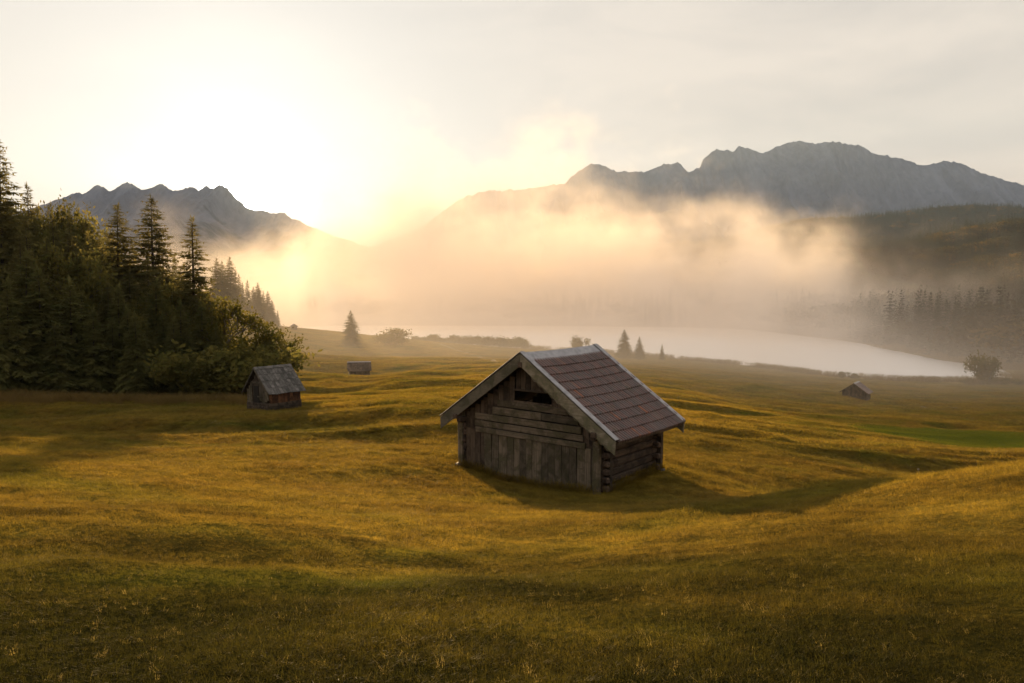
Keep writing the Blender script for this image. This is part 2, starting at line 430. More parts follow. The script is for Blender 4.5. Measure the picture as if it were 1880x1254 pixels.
M = dict(
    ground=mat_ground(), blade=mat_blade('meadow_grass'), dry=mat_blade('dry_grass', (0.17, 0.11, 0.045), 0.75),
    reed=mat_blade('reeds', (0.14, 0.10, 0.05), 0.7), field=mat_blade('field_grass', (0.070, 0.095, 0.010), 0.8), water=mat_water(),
    needle=mat_foliage('spruce_needles', (0.110, 0.104, 0.038), (0.180, 0.150, 0.050), 0.5),
    needle_y=mat_foliage('young_spruce_needles', (0.108, 0.114, 0.038), (0.175, 0.155, 0.050), 0.5),
    leaf=mat_foliage('broad_leaves', (0.075, 0.080, 0.016), (0.135, 0.105, 0.020), 0.55),
    leaf_d=mat_foliage('shrub_leaves', (0.088, 0.088, 0.024), (0.150, 0.122, 0.030), 0.5),
    leaf_far=mat_foliage('autumn_leaves', (0.036, 0.040, 0.020), (0.060, 0.052, 0.022), 0.4, (0.10, 0.070, 0.02)),
    needle_far=mat_foliage('far_needles', (0.020, 0.032, 0.022), (0.036, 0.046, 0.028), 0.3),
    bark=mat_bark('spruce_bark'), bark_l=mat_bark('broadleaf_bark', (0.10, 0.085, 0.065)),
    grey=mat_wood('weathered_boards', (0.070, 0.053, 0.036), (0.200, 0.160, 0.115), (0.090, 0.082, 0.040)),
    grey_x=mat_wood('weathered_planks', (0.060, 0.046, 0.032), (0.165, 0.130, 0.092), (0.080, 0.072, 0.036), 0),
    dark=mat_wood('dark_boards', (0.045, 0.032, 0.022), (0.110, 0.080, 0.054)),
    log=mat_wood('log_wood', (0.050, 0.034, 0.024), (0.125, 0.088, 0.064), None, 1),
    warm=mat_wood('warm_boards', (0.080, 0.036, 0.016), (0.190, 0.085, 0.036)),
    barge=mat_wood('bargeboard_wood', (0.115, 0.098, 0.070), (0.240, 0.208, 0.155), (0.120, 0.120, 0.065), 0),
    shingle=mat_wood('shingle_wood', (0.085, 0.076, 0.070), (0.205, 0.188, 0.175), (0.10, 0.10, 0.085), 1),
    tile=mat_tile('clay_tile'), metal=mat_metal('sheet_metal'),
    trail=mat_plain('trodden_earth', (0.19, 0.15, 0.08)), stone=mat_plain('field_stone', (0.09, 0.08, 0.07)),
    seed=mat_plain('seed_head', (0.36, 0.32, 0.24)), stem=mat_plain('flower_stem', (0.10, 0.09, 0.03)),
    rock_l=mat_rock('rock_and_forest', (0.115, 0.122, 0.145), (0.024, 0.034, 0.036), 560.0, 160.0),
    rock_r=mat_rock('limestone_and_forest', (0.100, 0.112, 0.150), (0.020, 0.032, 0.042), 760.0, 420.0),
    inside=mat_plain('black_wood', (0.020, 0.016, 0.012)),  # near-black wood for the hut floor, lining and one door
)

# ------------------------------------------------------------------ ground
def ground_mesh():
    v = np.concatenate([np.linspace(math.log(3.2), math.log(120), 420)[:-1], np.linspace(math.log(120), math.log(1500), 170)[:-1],
                        np.linspace(math.log(1500), math.log(10000), 50)])
    y = np.exp(v) - 8.0
    un = np.concatenate([np.linspace(-1.35, -0.8, 50)[:-1], np.linspace(-0.8, 0.8, 460)[:-1], np.linspace(0.8, 1.35, 50)])
    Y, Ug = np.meshgrid(y, un, indexing='ij')
    X = Ug * (Y + 8.0)
    Z = height(X, Y)
    me = mesh_from('ground', np.stack([X, Y, Z], -1).reshape(-1, 3), grid_faces(len(y), len(un)), True)
    PX = HX + F * X / np.maximum(Y, 1.0)
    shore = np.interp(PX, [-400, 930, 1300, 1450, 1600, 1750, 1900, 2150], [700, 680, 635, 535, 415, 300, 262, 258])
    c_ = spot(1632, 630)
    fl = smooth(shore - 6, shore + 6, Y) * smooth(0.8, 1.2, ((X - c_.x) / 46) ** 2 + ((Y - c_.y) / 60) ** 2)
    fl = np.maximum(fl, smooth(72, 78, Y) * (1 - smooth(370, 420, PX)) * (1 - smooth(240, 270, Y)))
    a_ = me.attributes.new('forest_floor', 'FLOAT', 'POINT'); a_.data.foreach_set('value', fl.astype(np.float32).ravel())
    return me
tag(link('ground', ground_mesh(), M['ground']), kind='structure')
bm = bmesh.new()
bm.faces.new([bm.verts.new(c) for c in ((-420, 190, 0), (520, 190, 0), (520, 745, 0), (-420, 745, 0))])
me = bpy.data.meshes.new('lake'); bm.to_mesh(me); bm.free()
tag(link('lake', me, M['water']), kind='structure')

def ribbon(name, pts, width, mat):
    """a trodden strip laid over the ground"""
    P_ = [Vector(p) for p in pts]; dense = []
    for i in range(len(P_) - 1):
        for t in np.linspace(0, 1, 24, endpoint=False): dense.append(P_[i].lerp(P_[i + 1], t))
    dense.append(P_[-1]); vs_, fs_ = [], []
    for i, p in enumerate(dense):
        a, b = dense[max(i - 1, 0)], dense[min(i + 1, len(dense) - 1)]
        n_ = Vector((-(b - a).y, (b - a).x)).normalized()
        w = width * (0.5 + 0.25 * math.sin(i * 0.9))
        for k in (-1, 0, 1):
            x, y = p.x + n_.x * w * k, p.y + n_.y * w * k
            vs_.append((x, y, hz(x, y) + 0.06))
        if i:
            for k in (0, 1): fs_.append(((i - 1) * 3 + k, (i - 1) * 3 + k + 1, i * 3 + k + 1, i * 3 + k))
    return tag(link(name, mesh_from(name, vs_, fs_, True), mat), kind='structure')
def line_on_ground(pixels): return [ground_at(px, py).xy for px, py in pixels]
ribbon('footpath', line_on_ground([(790, 628), (830, 640), (880, 654), (925, 670)]), 0.9, M['trail'])
ribbon('field_track', line_on_ground([(1690, 747), (1760, 750), (1830, 753), (1900, 757)]), 0.5, M['trail'])

# mown green field on the right
FC = spot(1835, 76)
def in_field(x, y, k=1.0):
    a_ = np.arctan2(y - FC.y, x - FC.x)
    r_ = np.hypot((x - FC.x) / 13.5, (y - FC.y) / 15.0)
    return r_ < k * (1 + 0.07 * np.sin(3 * a_ + 1) + 0.03 * np.sin(7 * a_))
def field_sheet():
    rings, seg = 60, 180
    rr, aa = np.meshgrid(np.linspace(0.003, 1, rings), np.linspace(0, 2 * math.pi, seg, endpoint=False), indexing='ij')
    k = rr * (1 + 0.07 * np.sin(3 * aa + 1) + 0.03 * np.sin(7 * aa))
    x, y = FC.x + 13.5 * k * np.cos(aa), FC.y + 15.0 * k * np.sin(aa)
    z = height(x, y) + 0.05
    fs_ = []
    for r in range(1, rings):
        for s_ in range(seg):
            a0, b0 = (r - 1) * seg, r * seg
            fs_.append((a0 + s_, b0 + s_, b0 + (s_ + 1) % seg, a0 + (s_ + 1) % seg))
    return mesh_from('mown_field', np.stack([x, y, z], -1).reshape(-1, 3), fs_, True)
m, n, l = new_mat('mown_grass')
g = n.new('ShaderNodeNewGeometry')
f = noise(n, l, g.outputs['Position'], 0.8, 4, 0.6)
d_ = n.new('ShaderNodeBsdfDiffuse'); l.new(mix_col(n, l, f, (0.052, 0.066, 0.010), (0.085, 0.098, 0.014)), d_.inputs['Color'])
l.new(bump(n, l, noise(n, l, g.outputs['Position'], 5.0, 4, 0.7), 0.6, 0.1), d_.inputs['Normal']); out_surface(n, l, d_.outputs[0])
tag(link('mown_field', field_sheet(), m), kind='structure')

# ------------------------------------------------------------------ mountains
def mountain(name, outline, dist, mat, base_z, seed, front=3200.0, back=2200.0, wob=500.0):
    """a range with its crest line, gullied front and back slopes"""
    ox, oy = np.array([o[0] for o in outline], float), np.array([o[1] for o in outline], float)
    px = np.linspace(ox[0], ox[-1], 900)
    py = np.interp(px, ox, oy)
    az = (px - HX) / F
    D = dist + wob * fbm(px / 210.0, px * 0 + 3, 3, seed)
    # crest height seen over that distance
    slope = np.array([(at(a, b, 1.0).z - ZC) for a, b in zip(px, py)])
    zc = ZC + slope * D + 16 * fbm(px / 11.0, px * 0, 2, seed + 9) + 10 * fbm(px / 4.5, px * 0, 2, seed + 19)
    tf = np.concatenate([-np.linspace(1, 0, 70) ** 1.25, np.linspace(0, 1, 26)[1:] ** 1.2])
    Tm, PX = np.meshgrid(tf, px, indexing='ij')
    AZ, DD, ZZ = np.broadcast_to(az, Tm.shape), np.broadcast_to(D, Tm.shape), np.broadcast_to(zc, Tm.shape)
    Y = DD + np.where(Tm < 0, Tm * front, Tm * back)
    warp = 260 * np.minimum(np.abs(Tm) * 3, 1) * fbm(PX / 60, Tm * 3, 3, seed + 2)
    X = AZ * DD + warp * 0.5
    s = np.abs(Tm)
    prof = (1 - s) ** 1.35
    gx = X / 420.0
    gul = 1 - np.abs(2 * vnoise(gx + 1.2 * fbm(gx, s * 3, 2, seed + 3), s * 1.6, seed + 4)) * 1.0
    gul2 = 1 - np.abs(2 * vnoise(gx * 2.7 + 0.8 * fbm(gx * 2, s * 5, 2, seed + 6), s * 4.0, seed + 5))
    cut = np.minimum(s * 5, 1) * (1 - s) * ((1 - gul) * 0.48 + (1 - gul2) * 0.16)
    rough_ = np.minimum(s * 6, 1) * 0.07 * fbm(X / 130, Y / 130, 4, seed + 8) * (1 - s)
    Z = base_z + (ZZ - base_z) * np.clip(prof - cut + rough_ - 0.0, -0.05, 0.995 + 0.005 * (s < 1e-9))
    o = link(name, mesh_from(name, np.stack([X, Y, Z], -1).reshape(-1, 3), grid_faces(len(tf), len(px)), True), mat)
    return tag(o, kind='structure')
LEFT_RANGE = [(-420, 470), (-250, 430), (-120, 410), (0, 400), (80, 379), (114, 367), (137, 358), (147, 354), (160, 357), (178, 344), (187, 338), (195, 344), (211, 352), (226, 343), (241, 333), (256, 343), (271, 349),
              (285, 345), (299, 336), (315, 345), (329, 352), (342, 347), (354, 341), (370, 352), (384, 341), (397, 349), (408, 338), (420, 345), (431, 355), (438, 363), (455, 380), (476, 385), (497, 389), (521, 392),
              (545, 403), (568, 415), (600, 428), (650, 445), (720, 470), (800, 500)]
RIGHT_RANGE = [(560, 500), (660, 462), (720, 440), (770, 420), (806, 395), (836, 372), (860, 358), (900, 350), (950, 348), (1000, 342), (1019, 340), (1037, 335), (1061, 314), (1084, 299), (1101, 302), (1126, 314), (1154, 315), (1187, 315), (1215, 300), (1229, 303),
               (1241, 298), (1262, 315), (1281, 307), (1286, 293), (1297, 281), (1311, 273), (1339, 278), (1349, 271), (1365, 271), (1389, 281), (1403, 277), (1421, 267), (1445, 262), (1463, 260), (1487, 265), (1520, 260), (1543, 264), (1566, 267),
               (1590, 279), (1618, 285), (1646, 292), (1679, 303), (1693, 303), (1721, 296), (1744, 297), (1768, 304), (1791, 317), (1815, 325), (1838, 332), (1857, 334), (1880, 341), (1960, 365), (2100, 380), (2300, 400)]
mountain('mountains_left', LEFT_RANGE, 6500.0, M['rock_l'], 90.0, 100, wob=300)
mountain('mountains_right', RIGHT_RANGE, 7300.0, M['rock_r'], 90.0, 200, wob=700)

# ------------------------------------------------------------------ huts
def fix_roof(o, a, b): pass
def board(parent, name, mat, size, loc, rot=(0, 0, 0), bevel=0.006, taper=0.0, jit=0.004):
    o = link(name, box_mesh(name, *size, bevel=bevel, taper=taper, jit=jit), M[mat] if isinstance(mat, str) else mat, parent, loc)
    o.rotation_euler = rot
    return o
def slope_sheet(parent, name, mat, side, half, y0, y1, z_ridge, pitch, thick, sag, inset=0.0):
    """one roof slope as a sagging deck; side is -1 or 1"""
    ny, nx = 13, 5
    vs_, fs_ = [], []
    for lay in (0, 1):
        for j in range(ny):
            ty = j / (ny - 1)
            for i in range(nx):
                t = i / (nx - 1) * half
                vs_.append((side * t, y0 + (y1 - y0) * ty, z_ridge - t * pitch - (0 if lay == 0 else thick) - sag * math.sin(math.pi * ty)))
    def idx(lay, j, i): return lay * ny * nx + j * nx + i
    for j in range(ny - 1):
        for i in range(nx - 1):
            fs_.append((idx(0, j, i), idx(0, j, i + 1), idx(0, j + 1, i + 1), idx(0, j + 1, i)))
            fs_.append((idx(1, j, i), idx(1, j + 1, i), idx(1, j + 1, i + 1), idx(1, j, i + 1)))
    for j in range(ny - 1):
        for i in (0, nx - 1): fs_.append((idx(0, j, i), idx(0, j + 1, i), idx(1, j + 1, i), idx(1, j, i)))
    for i in range(nx - 1):
        for j in (0, ny - 1): fs_.append((idx(0, j, i), idx(0, j, i + 1), idx(1, j, i + 1), idx(1, j, i)))
    me = mesh_from(name, vs_, fs_)
    b = bmesh.new(); b.from_mesh(me); bmesh.ops.recalc_face_normals(b, faces=b.faces[:]); b.to_mesh(me); b.free()
    return link(name, me, M[mat], parent)
def tile_mesh(w, d):
    """interlocking clay tile, two rolls, lower edge thick; lies in x (down the slope) and y (along the ridge)"""
    prof = [(0, -0.006), (0.15, -0.008), (0.19, 0.050), (0.36, 0.070), (0.60, 0.072), (0.78, 0.052), (0.82, -0.008), (1.0, -0.006)]
    vs_, fs_ = [], []
    for x, up in ((0, 0.0), (d, 0.040)):
        for py_, h in prof: vs_.append((x, (py_ - 0.5) * w, h + up))
    k = len(prof)
    for py_, h in prof: vs_.append((d, (py_ - 0.5) * w, h - 0.006))
    for i in range(k - 1):
        fs_.append((i, k + i, k + i + 1, i + 1)); fs_.append((k + i, 2 * k + i, 2 * k + i + 1, k + i + 1))
    return mesh_from('roof_tile', vs_, fs_)

def main_hut():
    A, B = Vector((-1.56, 24.25)), Vector((2.50, 21.05))
    d = (B - A); yaw = math.atan2(d.y, d.x); mid = (A + B) / 2
    z0 = min(hz(A.x, A.y), hz(B.x, B.y)) - 0.02
    Wd, L = d.length, 3.48
    zb = 20.58
    h = empty('hay_hut', (mid.x, mid.y, zb), yaw)
    h.rotation_euler = (R(0.4), R(0.4), yaw)
    tag(h, 'large weathered timber hay hut with red-brown tiled roof standing in the meadow hollow', 'hut')
    hw = Wd / 2
    ZR, PT = 3.70, 0.685
    EH = 3.20                                  # half span of the roof with its eaves
    Y0, Y1 = -0.34, L + 0.32
    SAG = 0.03
    def roof_z(x): return ZR - abs(x) * PT
    # log side walls: squared logs with rounded edges
    zl = [-0.5, -0.14, 0.08, 0.31, 0.54, 0.78, 1.0, 1.22, 1.44]
    for s in (-1, 1):
        for i in range(len(zl) - 1):
            hgt = zl[i + 1] - zl[i] - 0.014
            lg = board(h, 'log', 'grey_x' if False else ('log'), (0.17, L + 0.26 + random.uniform(-0.06, 0.06), hgt), (s * (hw - 0.10) + random.uniform(-0.012, 0.012), L / 2, zl[i]), (0, 0, random.uniform(-0.004, 0.004)), 0.045)
        board(h, 'wall_plate', 'log', (0.18, L + 0.7, 0.17), (s * (hw - 0.10), L / 2, 1.452), bevel=0.03)
    board(h, 'sill_beam', 'grey_x', (0.10, L - 0.1, 0.20), (hw + 0.045, L / 2, -0.10), bevel=0.015)
    # back wall of upright boards
    x = -hw + 0.2; 
    while x < hw - 0.2:
        w = random.uniform(0.2, 0.3)
        board(h, 'board', 'dark', (w - 0.01, 0.03, roof_z(x) - 0.2 + 0.4), (x + w / 2, L - 0.05, -0.4)); x += w
    # interior dark lining with the gap behind the vent
    link('floor', box_mesh('floor', Wd - 0.5, L - 0.4, 0.08), M['inside'], h, (0, L / 2, -0.3))
    lin = poly_prism('lining', [(-hw + 0.22, -0.3), (hw - 0.22, -0.3), (hw - 0.22, 1.5), (1.55, 2.2), (-1.55, 2.2), (-hw + 0.22, 1.5)], 0.02)
    link('lining', lin, M['inside'], h, (0, 0.10, 0))
    # corner posts
    board(h, 'corner_post', 'grey', (0.19, 0.16, 2.0), (-hw + 0.02, -0.10, -0.15), (0, R(-0.5), 0), 0.012)
    board(h, 'corner_post', 'dark', (0.10, 0.12, 1.95), (-hw - 0.12, 0.02, -0.22), (0, R(-1.5), 0), 0.01)
    board(h, 'corner_post', 'grey', (0.20, 0.15, 2.15), (hw - 0.10, -0.11, -0.55), (0, R(0.6), 0), 0.012)
    board(h, 'corner_post', 'dark', (0.16, 0.14, 2.1), (hw + 0.07, 0.30, -0.5), (R(1.0), 0, 0), 0.012)
    board(h, 'corner_post', 'dark', (0.15, 0.16, 2.05), (hw + 0.05, L - 0.12, -0.45), (R(-1.5), 0, 0), 0.012)
    for s in (-1, 1): board(h, 'corner_board', 'dark', (0.32, 0.03, 2.0), (s * (hw - 0.13), 0.045, -0.42), bevel=0.004)
    # upright boards of the lower front (pale), left strip darker and running up under the roof
    x = -hw + 0.16
    while x < -1.72:
        w = random.uniform(0.15, 0.23)
        top = roof_z(x + w * 0.3) - 0.30
        board(h, 'board', 'dark', (w - 0.012, 0.035, top + 0.22), (x + w / 2, -0.03 + random.uniform(-0.008, 0.008), -0.22), (0, R(random.uniform(-0.6, 0.6)), 0)); x += w
    pale = [0.31, 0.26, 0.33, 0.27, 0.22, 0.26, 0.22, 0.34, 0.24, 0.26, 0.24, 0.25, 0.25, 0.26, 0.23, 0.28]
    k = 0
    while x < hw - 0.24 and k < len(pale):
        w = min(pale[k], hw - 0.20 - x)
        bot = -0.16 - 0.30 * (x + 1.7) / 4.0 + random.uniform(-0.06, 0.04)
        top = 1.36 - 0.05 * (x + 1.7)
        board(h, 'board', 'grey', (w - random.uniform(0.008, 0.02), 0.034, top - bot), (x + w / 2, -0.05 + random.uniform(-0.010, 0.010), bot), (0, R(random.uniform(-0.7, 0.7)), 0), 0.005, random.uniform(-0.03, 0.03)); x += w; k += 1
    # horizontal planks over them
    for z, x0, x1, hh, t in [(1.17, -1.98, 2.10, 0.17, 0.075), (1.36, -2.02, 2.02, 0.19, 0.045), (1.57, -2.02, 1.95, 0.21, 0.04), (1.80, -1.30, 0.55, 0.24, 0.035), (1.80, 0.57, 1.86, 0.22, 0.04), (2.06, -1.12, 1.5, 0.20, 0.03)]:
        o = board(h, 'plank', 'grey_x', (x1 - x0, t, hh - 0.012), ((x0 + x1) / 2, -0.075 + random.uniform(-0.004, 0.004), z), (0, R(random.uniform(0.3, 0.9)), 0), 0.008)
    # boards in the gable either side of the vent and over it
    x = -1.72
    while x < -0.50:
        w = random.uniform(0.17, 0.24)
        if x + w > -0.42: w = -0.42 - x
        z0b = 1.95 if x > -1.1 else 1.6
        board(h, 'board', 'dark', (w - 0.012, 0.03, roof_z(x) - 0.22 - z0b), (x + w / 2, -0.03, z0b)); x += w
    x = 0.90
    while x < 1.75:
        w = random.uniform(0.17, 0.23)
        z0b = 1.95
        hh_ = roof_z(x + w) - 0.12 - z0b
        if hh_ > 0.1: board(h, 'board', 'dark', (w - 0.012, 0.03, hh_), (x + w / 2, -0.03, z0b))
        x += w
    x = -0.42
    while x < 0.88:
        w = 0.186
        board(h, 'board', 'dark', (w - 0.012, 0.03, roof_z(max(abs(x), abs(x + w))) - 0.14 - 2.64), (x + w / 2, -0.03, 2.64)); x += w
    for x in (1.80, 2.0, 2.2):
        board(h, 'board', 'dark', (0.19, 0.03, roof_z(x + 0.1) - 0.14 - 1.1), (x + 0.09, -0.028, 1.1))
    board(h, 'vent_frame', 'dark', (1.44, 0.05, 0.06), (0.23, -0.05, 2.24), bevel=0.008)
    board(h, 'vent_frame', 'dark', (1.44, 0.05, 0.06), (0.23, -0.05, 2.60), bevel=0.008)
    # projecting log ends at the near corner and purlin ends under the rakes
    for i, z in enumerate((-0.30, -0.02, 0.22, 0.45, 0.68, 0.92, 1.14, 1.36)):
        board(h, 'log_end', 'log', (0.34, 0.16, 0.17), (hw + 0.02, 0.10, z), bevel=0.04)
    for i, z in enumerate((0.05, 0.40, 0.75, 1.1)):
        board(h, 'log_end', 'log', (0.34, 0.17, 0.17), (hw + 0.02, L - 0.36, z), bevel=0.04)
    for s in (-1, 1): board(h, 'purlin', 'log', (0.16, L + 0.84, 0.16), (s * (hw - 0.02), L / 2 - 0.03, roof_z(hw) - 0.36), bevel=0.02)
    board(h, 'ridge_beam', 'log', (0.15, L + 0.8, 0.17), (0, L / 2 - 0.03, ZR - 0.36), bevel=0.02)
    # roof
    right = slope_sheet(h, 'roof', 'dark', 1, EH, Y0, Y1, ZR, PT, 0.09, SAG)
    left = slope_sheet(h, 'roof', 'dark', -1, EH, Y0, Y1, ZR, PT, 0.09, SAG)
    ang = math.atan(PT); SL = EH / math.cos(ang)
    rows, cols = 10, 30
    cap = 0.32; dd = (SL - cap + 0.06) / rows; ww = (Y1 - Y0 - 0.10) / cols
    tm = tile_mesh(ww, dd + 0.05)
    for r in range(rows):
        for c in range(cols):
            ds = cap - 0.04 + r * dd
            yy = Y0 + 0.12 + (c + 0.5) * ww
            ty = (yy - Y0) / (Y1 - Y0)
            t = link('roof_tile', tm, M['tile'], right)
            t.location = (ds * math.cos(ang), yy, ZR - ds * math.sin(ang) - SAG * math.sin(math.pi * ty) + 0.012 + random.uniform(-0.003, 0.005))
            t.rotation_euler = (random.uniform(-0.012, 0.012), ang + random.uniform(-0.008, 0.008), random.uniform(-0.014, 0.014))
    # the hidden slope: the same tiles as one covering
    base = np.array([v.co for v in tm.vertices]); fb = np.array([p.vertices[:] for p in tm.polygons])
    av, af = [], []
    ca, sa = math.cos(ang), math.sin(ang)
    for r in range(rows):
        for c in range(cols):
            ds = cap - 0.04 + r * dd; yy = Y0 + 0.12 + (c + 0.5) * ww; ty = (yy - Y0) / (Y1 - Y0)
            zz = ZR - ds * sa - SAG * math.sin(math.pi * ty) + 0.012
            p_ = np.stack([-(ds * ca + base[:, 0] * ca + base[:, 2] * sa), yy + base[:, 1], zz - base[:, 0] * sa + base[:, 2] * ca], -1)
            af.append(fb + len(av) * len(base)); av.append(p_)
    tl = link('tile_covering', mesh_from('tile_covering', np.concatenate(av), np.concatenate(af)), M['tile'], left); tl['kind'] = 'stuff'
    # metal ridge cap, one sheet each side
    for s in (-1, 1):
        vs_, fs_ = [], []
        for j in range(13):
            ty = j / 12; yy = Y0 + 0.02 + (Y1 - Y0 - 0.02) * ty; sg = SAG * math.sin(math.pi * ty)
            for ds, up in ((0, 0.095), (0.37, 0.085), (0.385, 0.045)):
                vs_.append((s * (ds * ca + 0.0), yy, ZR - ds * sa + up - sg))
            if j:
                for q in (0, 1): fs_.append(((j - 1) * 3 + q, (j - 1) * 3 + q + 1, j * 3 + q + 1, j * 3 + q))
        link('ridge_cap', mesh_from('ridge_cap', vs_, fs_), M['metal'], h)
    # bargeboards on both rakes, front and back, with sheet-metal capping
    for y_, nm in ((Y0 - 0.045, 0), (Y1 + 0.005, 1)):
        for s in (-1, 1):
            LB = EH + 0.04
            z_t = lambda x: ZR - x * PT + 0.06
            drop = 0.37
            pts = [(0, z_t(0)), (s * LB, z_t(LB)), (s * (LB - 0.02), z_t(LB) - drop), (0, z_t(0) - drop)]
            link('bargeboard', poly_prism('bargeboard', pts, 0.04 + 0.001 * s, 0.004), M['barge'], h, (0, y_, 0))
            o = link('rake_cap', box_mesh('rake_cap', SL + 0.06, 0.20, 0.022, 0.003), M['metal'], h,
                     (s * (SL / 2 * ca + 0.02), y_ + (0.085 if nm == 0 else -0.05), ZR + 0.088 - SL / 2 * sa))
            o.rotation_euler = (0, s * ang, 0)
    # carved scalloped strip behind the right front bargeboard
    pts = []
    nsc = 26
    top_ = [(0.35 + (EH - 0.5) * i / nsc) for i in range(nsc + 1)]
    for x_ in top_: pts.append((x_, ZR - x_ * PT - 0.29))
    for i in range(nsc, -1, -1): pts.append((top_[i], ZR - top_[i] * PT - 0.37 - (0.05 if i % 2 else 0.0)))
    link('scalloped_trim', poly_prism('scalloped_trim', pts, 0.02), M['barge'], h, (0, Y0 + 0.004, 0))
    # footing stones
    for (x_, y_, s_) in ((-hw - 0.02, -0.20, 0.15), (hw - 0.1, -0.14, 0.17), (hw + 0.1, L - 0.1, 0.15)):
        b = bmesh.new(); bmesh.ops.create_icosphere(b, subdivisions=2, radius=s_)
        for v in b.verts: v.co = v.co * random.uniform(0.8, 1.1); v.co.z *= 0.55
        me = bpy.data.meshes.new('footing_stone'); b.to_mesh(me); b.free()
        zz = hz(*(h.matrix_basis @ Vector((x_, y_, 0))).xy) - zb
        link('footing_stone', me, M['stone'], h, (x_, y_, zz + 0.0))
    return h
main_hut()

def small_hut(name, label, p, yaw, W_, L_, EV, ZR, EHx, mats, tilt=(0, 0), rows=4, cols=12, detail=True, door=True):
    """gabled shed: log base, upright boards, shingled roof"""
    h = empty(name, p, yaw); h.rotation_euler = (tilt[0], tilt[1], yaw)
    tag(h, label, 'hut')
    hw = W_ / 2; PT = (ZR - EV) / hw
    def roof_z(x): return ZR - abs(x) * PT
    low = 0.62 if detail else 0.5
    zz = -0.35; i = 0
    while zz < low - 0.05:
        hgt = (low + 0.35) / 4
        for s in (-1, 1): board(h, 'log', 'dark', (0.15, L_ + 0.18, hgt - 0.012), (s * (hw - 0.06), L_ / 2, zz), bevel=0.03)
        for y_ in (0.02, L_ - 0.02): board(h, 'log', 'dark', (W_ + 0.16, 0.15, hgt - 0.014), (0, y_, zz + 0.03), bevel=0.03)
        zz += hgt
    step = 0.24 if detail else 0.42
    for s in (-1, 1):
        y_ = 0.03
        while y_ < L_ - 0.05:
            w = min(random.uniform(0.85, 1.15) * step, L_ - y_)
            b0 = low - 0.05 - (random.uniform(0, 0.12) if detail else 0)
            board(h, 'board', mats[1], (0.035, w - 0.012, EV + 0.02 - b0), (s * (hw - 0.03), y_ + w / 2, b0)); y_ += w
    for y_, front in ((-0.02, True), (L_ + 0.02, False)):
        x = -hw + 0.02
        while x < hw - 0.03:
            w = min(random.uniform(0.85, 1.15) * step, hw - 0.01 - x)
            b0 = low - 0.03
            t_ = roof_z(max(abs(x), abs(x + w))) - 0.03
            mat = mats[0]
            off = 0.0
            if front and detail:
                c_ = x + w / 2
                mat = 'grey' if c_ < -hw * 0.42 or c_ > hw * 0.25 else 'dark'
                if mat == 'dark': off = 0.05
                else: b0 = low + random.uniform(-0.1, 0.25) * (1 if c_ > 0 else 0)
            board(h, 'board', mat, (w - 0.012, 0.035, t_ - b0), (x + w / 2, y_ + off, b0)); x += w
    if detail:
        board(h, 'lintel', 'grey_x', (hw * 1.1, 0.05, 0.16), (0.0, -0.06, EV + 0.42), bevel=0.01)
        board(h, 'plank', 'grey_x', (0.62, 0.04, 0.10), (hw * 0.22, -0.05, low + 0.42), bevel=0.01)
        link('door', box_mesh('door', 0.62, 0.04, EV - low + 0.25, 0.008), M['inside'], h, (-hw * 0.1, -0.02, low))
    elif door:
        link('door', box_mesh('door', 0.9, 0.05, EV - 0.2, 0.008), M['dark'], h, (0.1, -0.06, 0.1))
    ang = math.atan(PT); ca, sa = math.cos(ang), math.sin(ang)
    Y0, Y1 = -EHx, L_ + EHx
    SAG = 0.05
    half = hw + 0.30 * (1.0 if detail else 1.3)
    SL = half / ca
    for s in (-1, 1):
        rf = slope_sheet(h, 'roof', mats[2] if not detail else 'dark', s, half, Y0, Y1, ZR + 0.10, PT, 0.06, SAG)
        dd = SL / rows
        for r in range(rows):
            y_ = Y0 - 0.02
            ww = (Y1 - Y0 + 0.04) / cols
            for c in range(cols):
                w = ww
                ty = min(max((y_ + w / 2 - Y0) / (Y1 - Y0), 0), 1)
                ds = r * dd
                ln = dd * random.uniform(1.12, 1.25)
                me = box_mesh('shingle', ln, w - random.uniform(0.004, 0.02), random.uniform(0.018, 0.03), 0.003, 0, 0.006)
                o = link('shingle', me, M['shingle'] if detail else M[mats[2]], rf)
                o.location = (s * ((ds + ln / 2) * ca), y_ + w / 2, ZR + 0.118 - (ds + ln / 2) * sa - SAG * math.sin(math.pi * ty) + random.uniform(-0.004, 0.008))
                o.rotation_euler = (random.uniform(-0.015, 0.015), s * (ang - 0.045) + random.uniform(-0.015, 0.015), random.uniform(-0.02, 0.02))
                y_ += w
        for y_ in (Y0 - 0.05, Y1 + 0.01):
            pts = [(0, ZR + 0.10), (s * half, ZR + 0.10 - half * PT), (s * half, ZR - 0.06 - half * PT), (0, ZR - 0.06)]
            link('bargeboard', poly_prism('bargeboard', pts, 0.035 + 0.001 * s, 0.003), M['grey_x'], h, (0, y_, 0))
    for s in (-1, 1):
        o = board(h, 'ridge_board', 'metal' if not detail else 'shingle', (0.24, Y1 - Y0 + 0.06, 0.025), (s * 0.10, (Y0 + Y1) / 2, ZR + 0.135 - 0.1 * PT + (0.0 if detail else 0.02)), (0, s * ang, 0), bevel=0.003)
    return h
def ground_min(p, r=1.6):
    a = np.linspace(0, 2 * math.pi, 12)
    return float(height(p.x + r * np.cos(a), p.y + r * np.sin(a)).mean())
p = spot(472, 56.0); p.z = ground_min(p, 1.4)
small_hut('hay_hut', 'leaning old hay hut with grey shingle roof beside the forest edge', p, R(-40), 2.9, 2.65, 1.62, 3.15, 0.22, ('dark', 'warm', 'shingle'), (R(1.0), R(-1.6)))
p = spot(640, 139); p.z = ground_min(p, 2.0)
